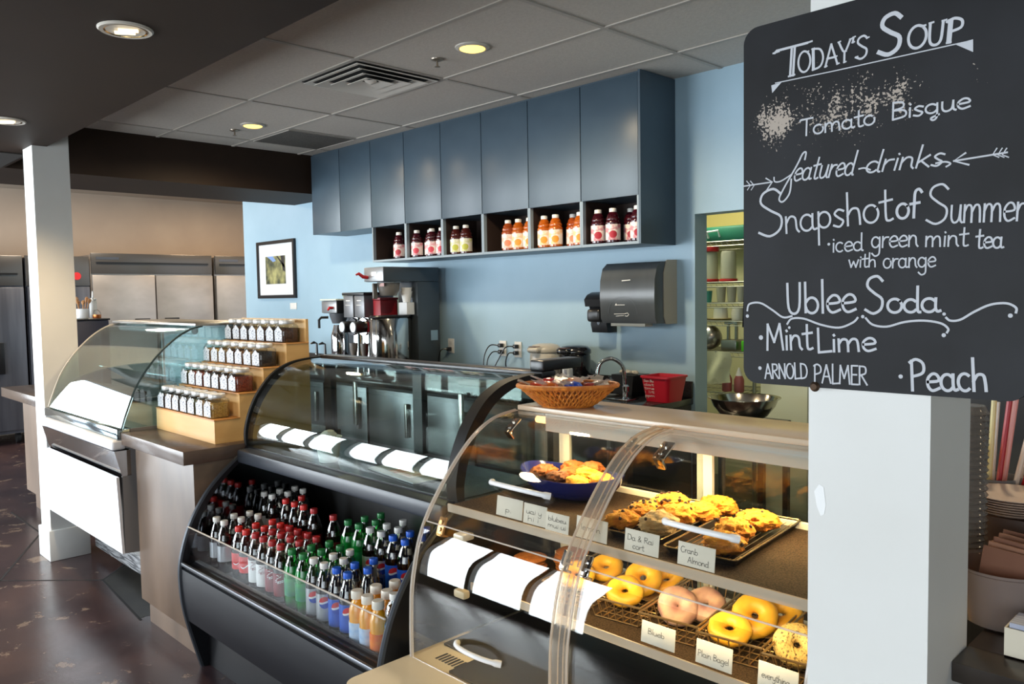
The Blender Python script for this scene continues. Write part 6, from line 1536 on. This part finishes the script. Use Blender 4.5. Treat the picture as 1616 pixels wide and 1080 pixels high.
for k in range(7):
    z = Zc + .155 + .0052 * k
    single('paper_plate', MB().lathe([(.055, 0), (.062, .001), (.086, .009), (.088, .0105), (.084, .0108), (.06, .0035), (.001, .003)], (-.472, 1.965, z), 32), mat('ivory_plate', (206, 186, 172), 0.5), 'ivory paper plate, %s from the bottom of the plate stack' % ORD[k], 'plate', (-.472, 1.965, z), 'ivory plates in the stack')
single('plate_stand', MB().box(-.54, -.40, 1.90, 2.03, Zc, Zc + .1545, .004), mat('stand_brown', (70, 48, 38), 0.5), 'dark brown block carrying the stack of ivory plates', 'stand', (-.472, 1.965, Zc))
t = thing('card_box', (-.33, 1.60, Zc), 'small ivory box of cards with handwriting on the dark counter', 'box')
BX0, BX1, BY = -.384, -.274, 1.555
obj('box', MB().box(BX0, BX1, BY, BY + .003, Zc, Zc + .052).box(BX0, BX1, BY + .072, BY + .075, Zc, Zc + .052).box(BX0, BX0 + .003, BY + .003, BY + .072, Zc, Zc + .052).box(BX1 - .003, BX1, BY + .003, BY + .072, Zc, Zc + .052).box(BX0, BX1, BY, BY + .075, Zc, Zc + .003), mat('ivory_box', (224, 214, 192), 0.6), t)
obj('cards', MB().box(BX0 + .006, BX1 - .006, BY + .006, BY + .068, Zc + .004, Zc + .060), mat('grey_blue_cards', (150, 156, 180), 0.6, rgb2=(196, 200, 212), scale=60, stretch=(.1, 6, .1)), t)
k = MB(); write(k, 'Pu', (BX0 + .03, Zc + .016), (BX0 + .058, Zc + .014), .024, .0016, lambda u, v: (u, BY - .0006, v)); write(k, 'nch', (BX0 + .058, Zc + .014), (BX0 + .098, Zc + .012), .022, .0016, lambda u, v: (u, BY - .0006, v))
obj('lettering', k, MARKER, t)
t = thing('wall_shelf_unit', (-.5, 3.2, 0), 'dark shelving with a pale box, glimpsed past the column under the board corner', 'shelving')
obj('unit', MB().box(-1.05, -.55, 3.35, 3.75, 0, 1.42, .004), mat('unit_dark', (44, 44, 50), 0.5), t)
t2 = thing('pale_box', (-.85, 3.5, 1.42), 'pale blue-grey box on the dark shelving behind the straws', 'box')
obj('box', MB().box(-1.0, -.76, 3.40, 3.66, 1.4205, 1.60, .004), mat('pale_box_blue', (170, 184, 196), 0.5), t2)
obj('lid', MB().box(-1.006, -.754, 3.394, 3.666, 1.6005, 1.625, .004), mat('pale_box_lid', (196, 206, 214), 0.5), t2)
single('brown_carton', MB().box(-.735, -.56, 3.40, 3.66, 1.4205, 1.75, .004), mat('brown_carton', (128, 84, 58), 0.7), 'brown carton on the dark shelving beside the pale box', 'carton', (-.65, 3.5, 1.42))
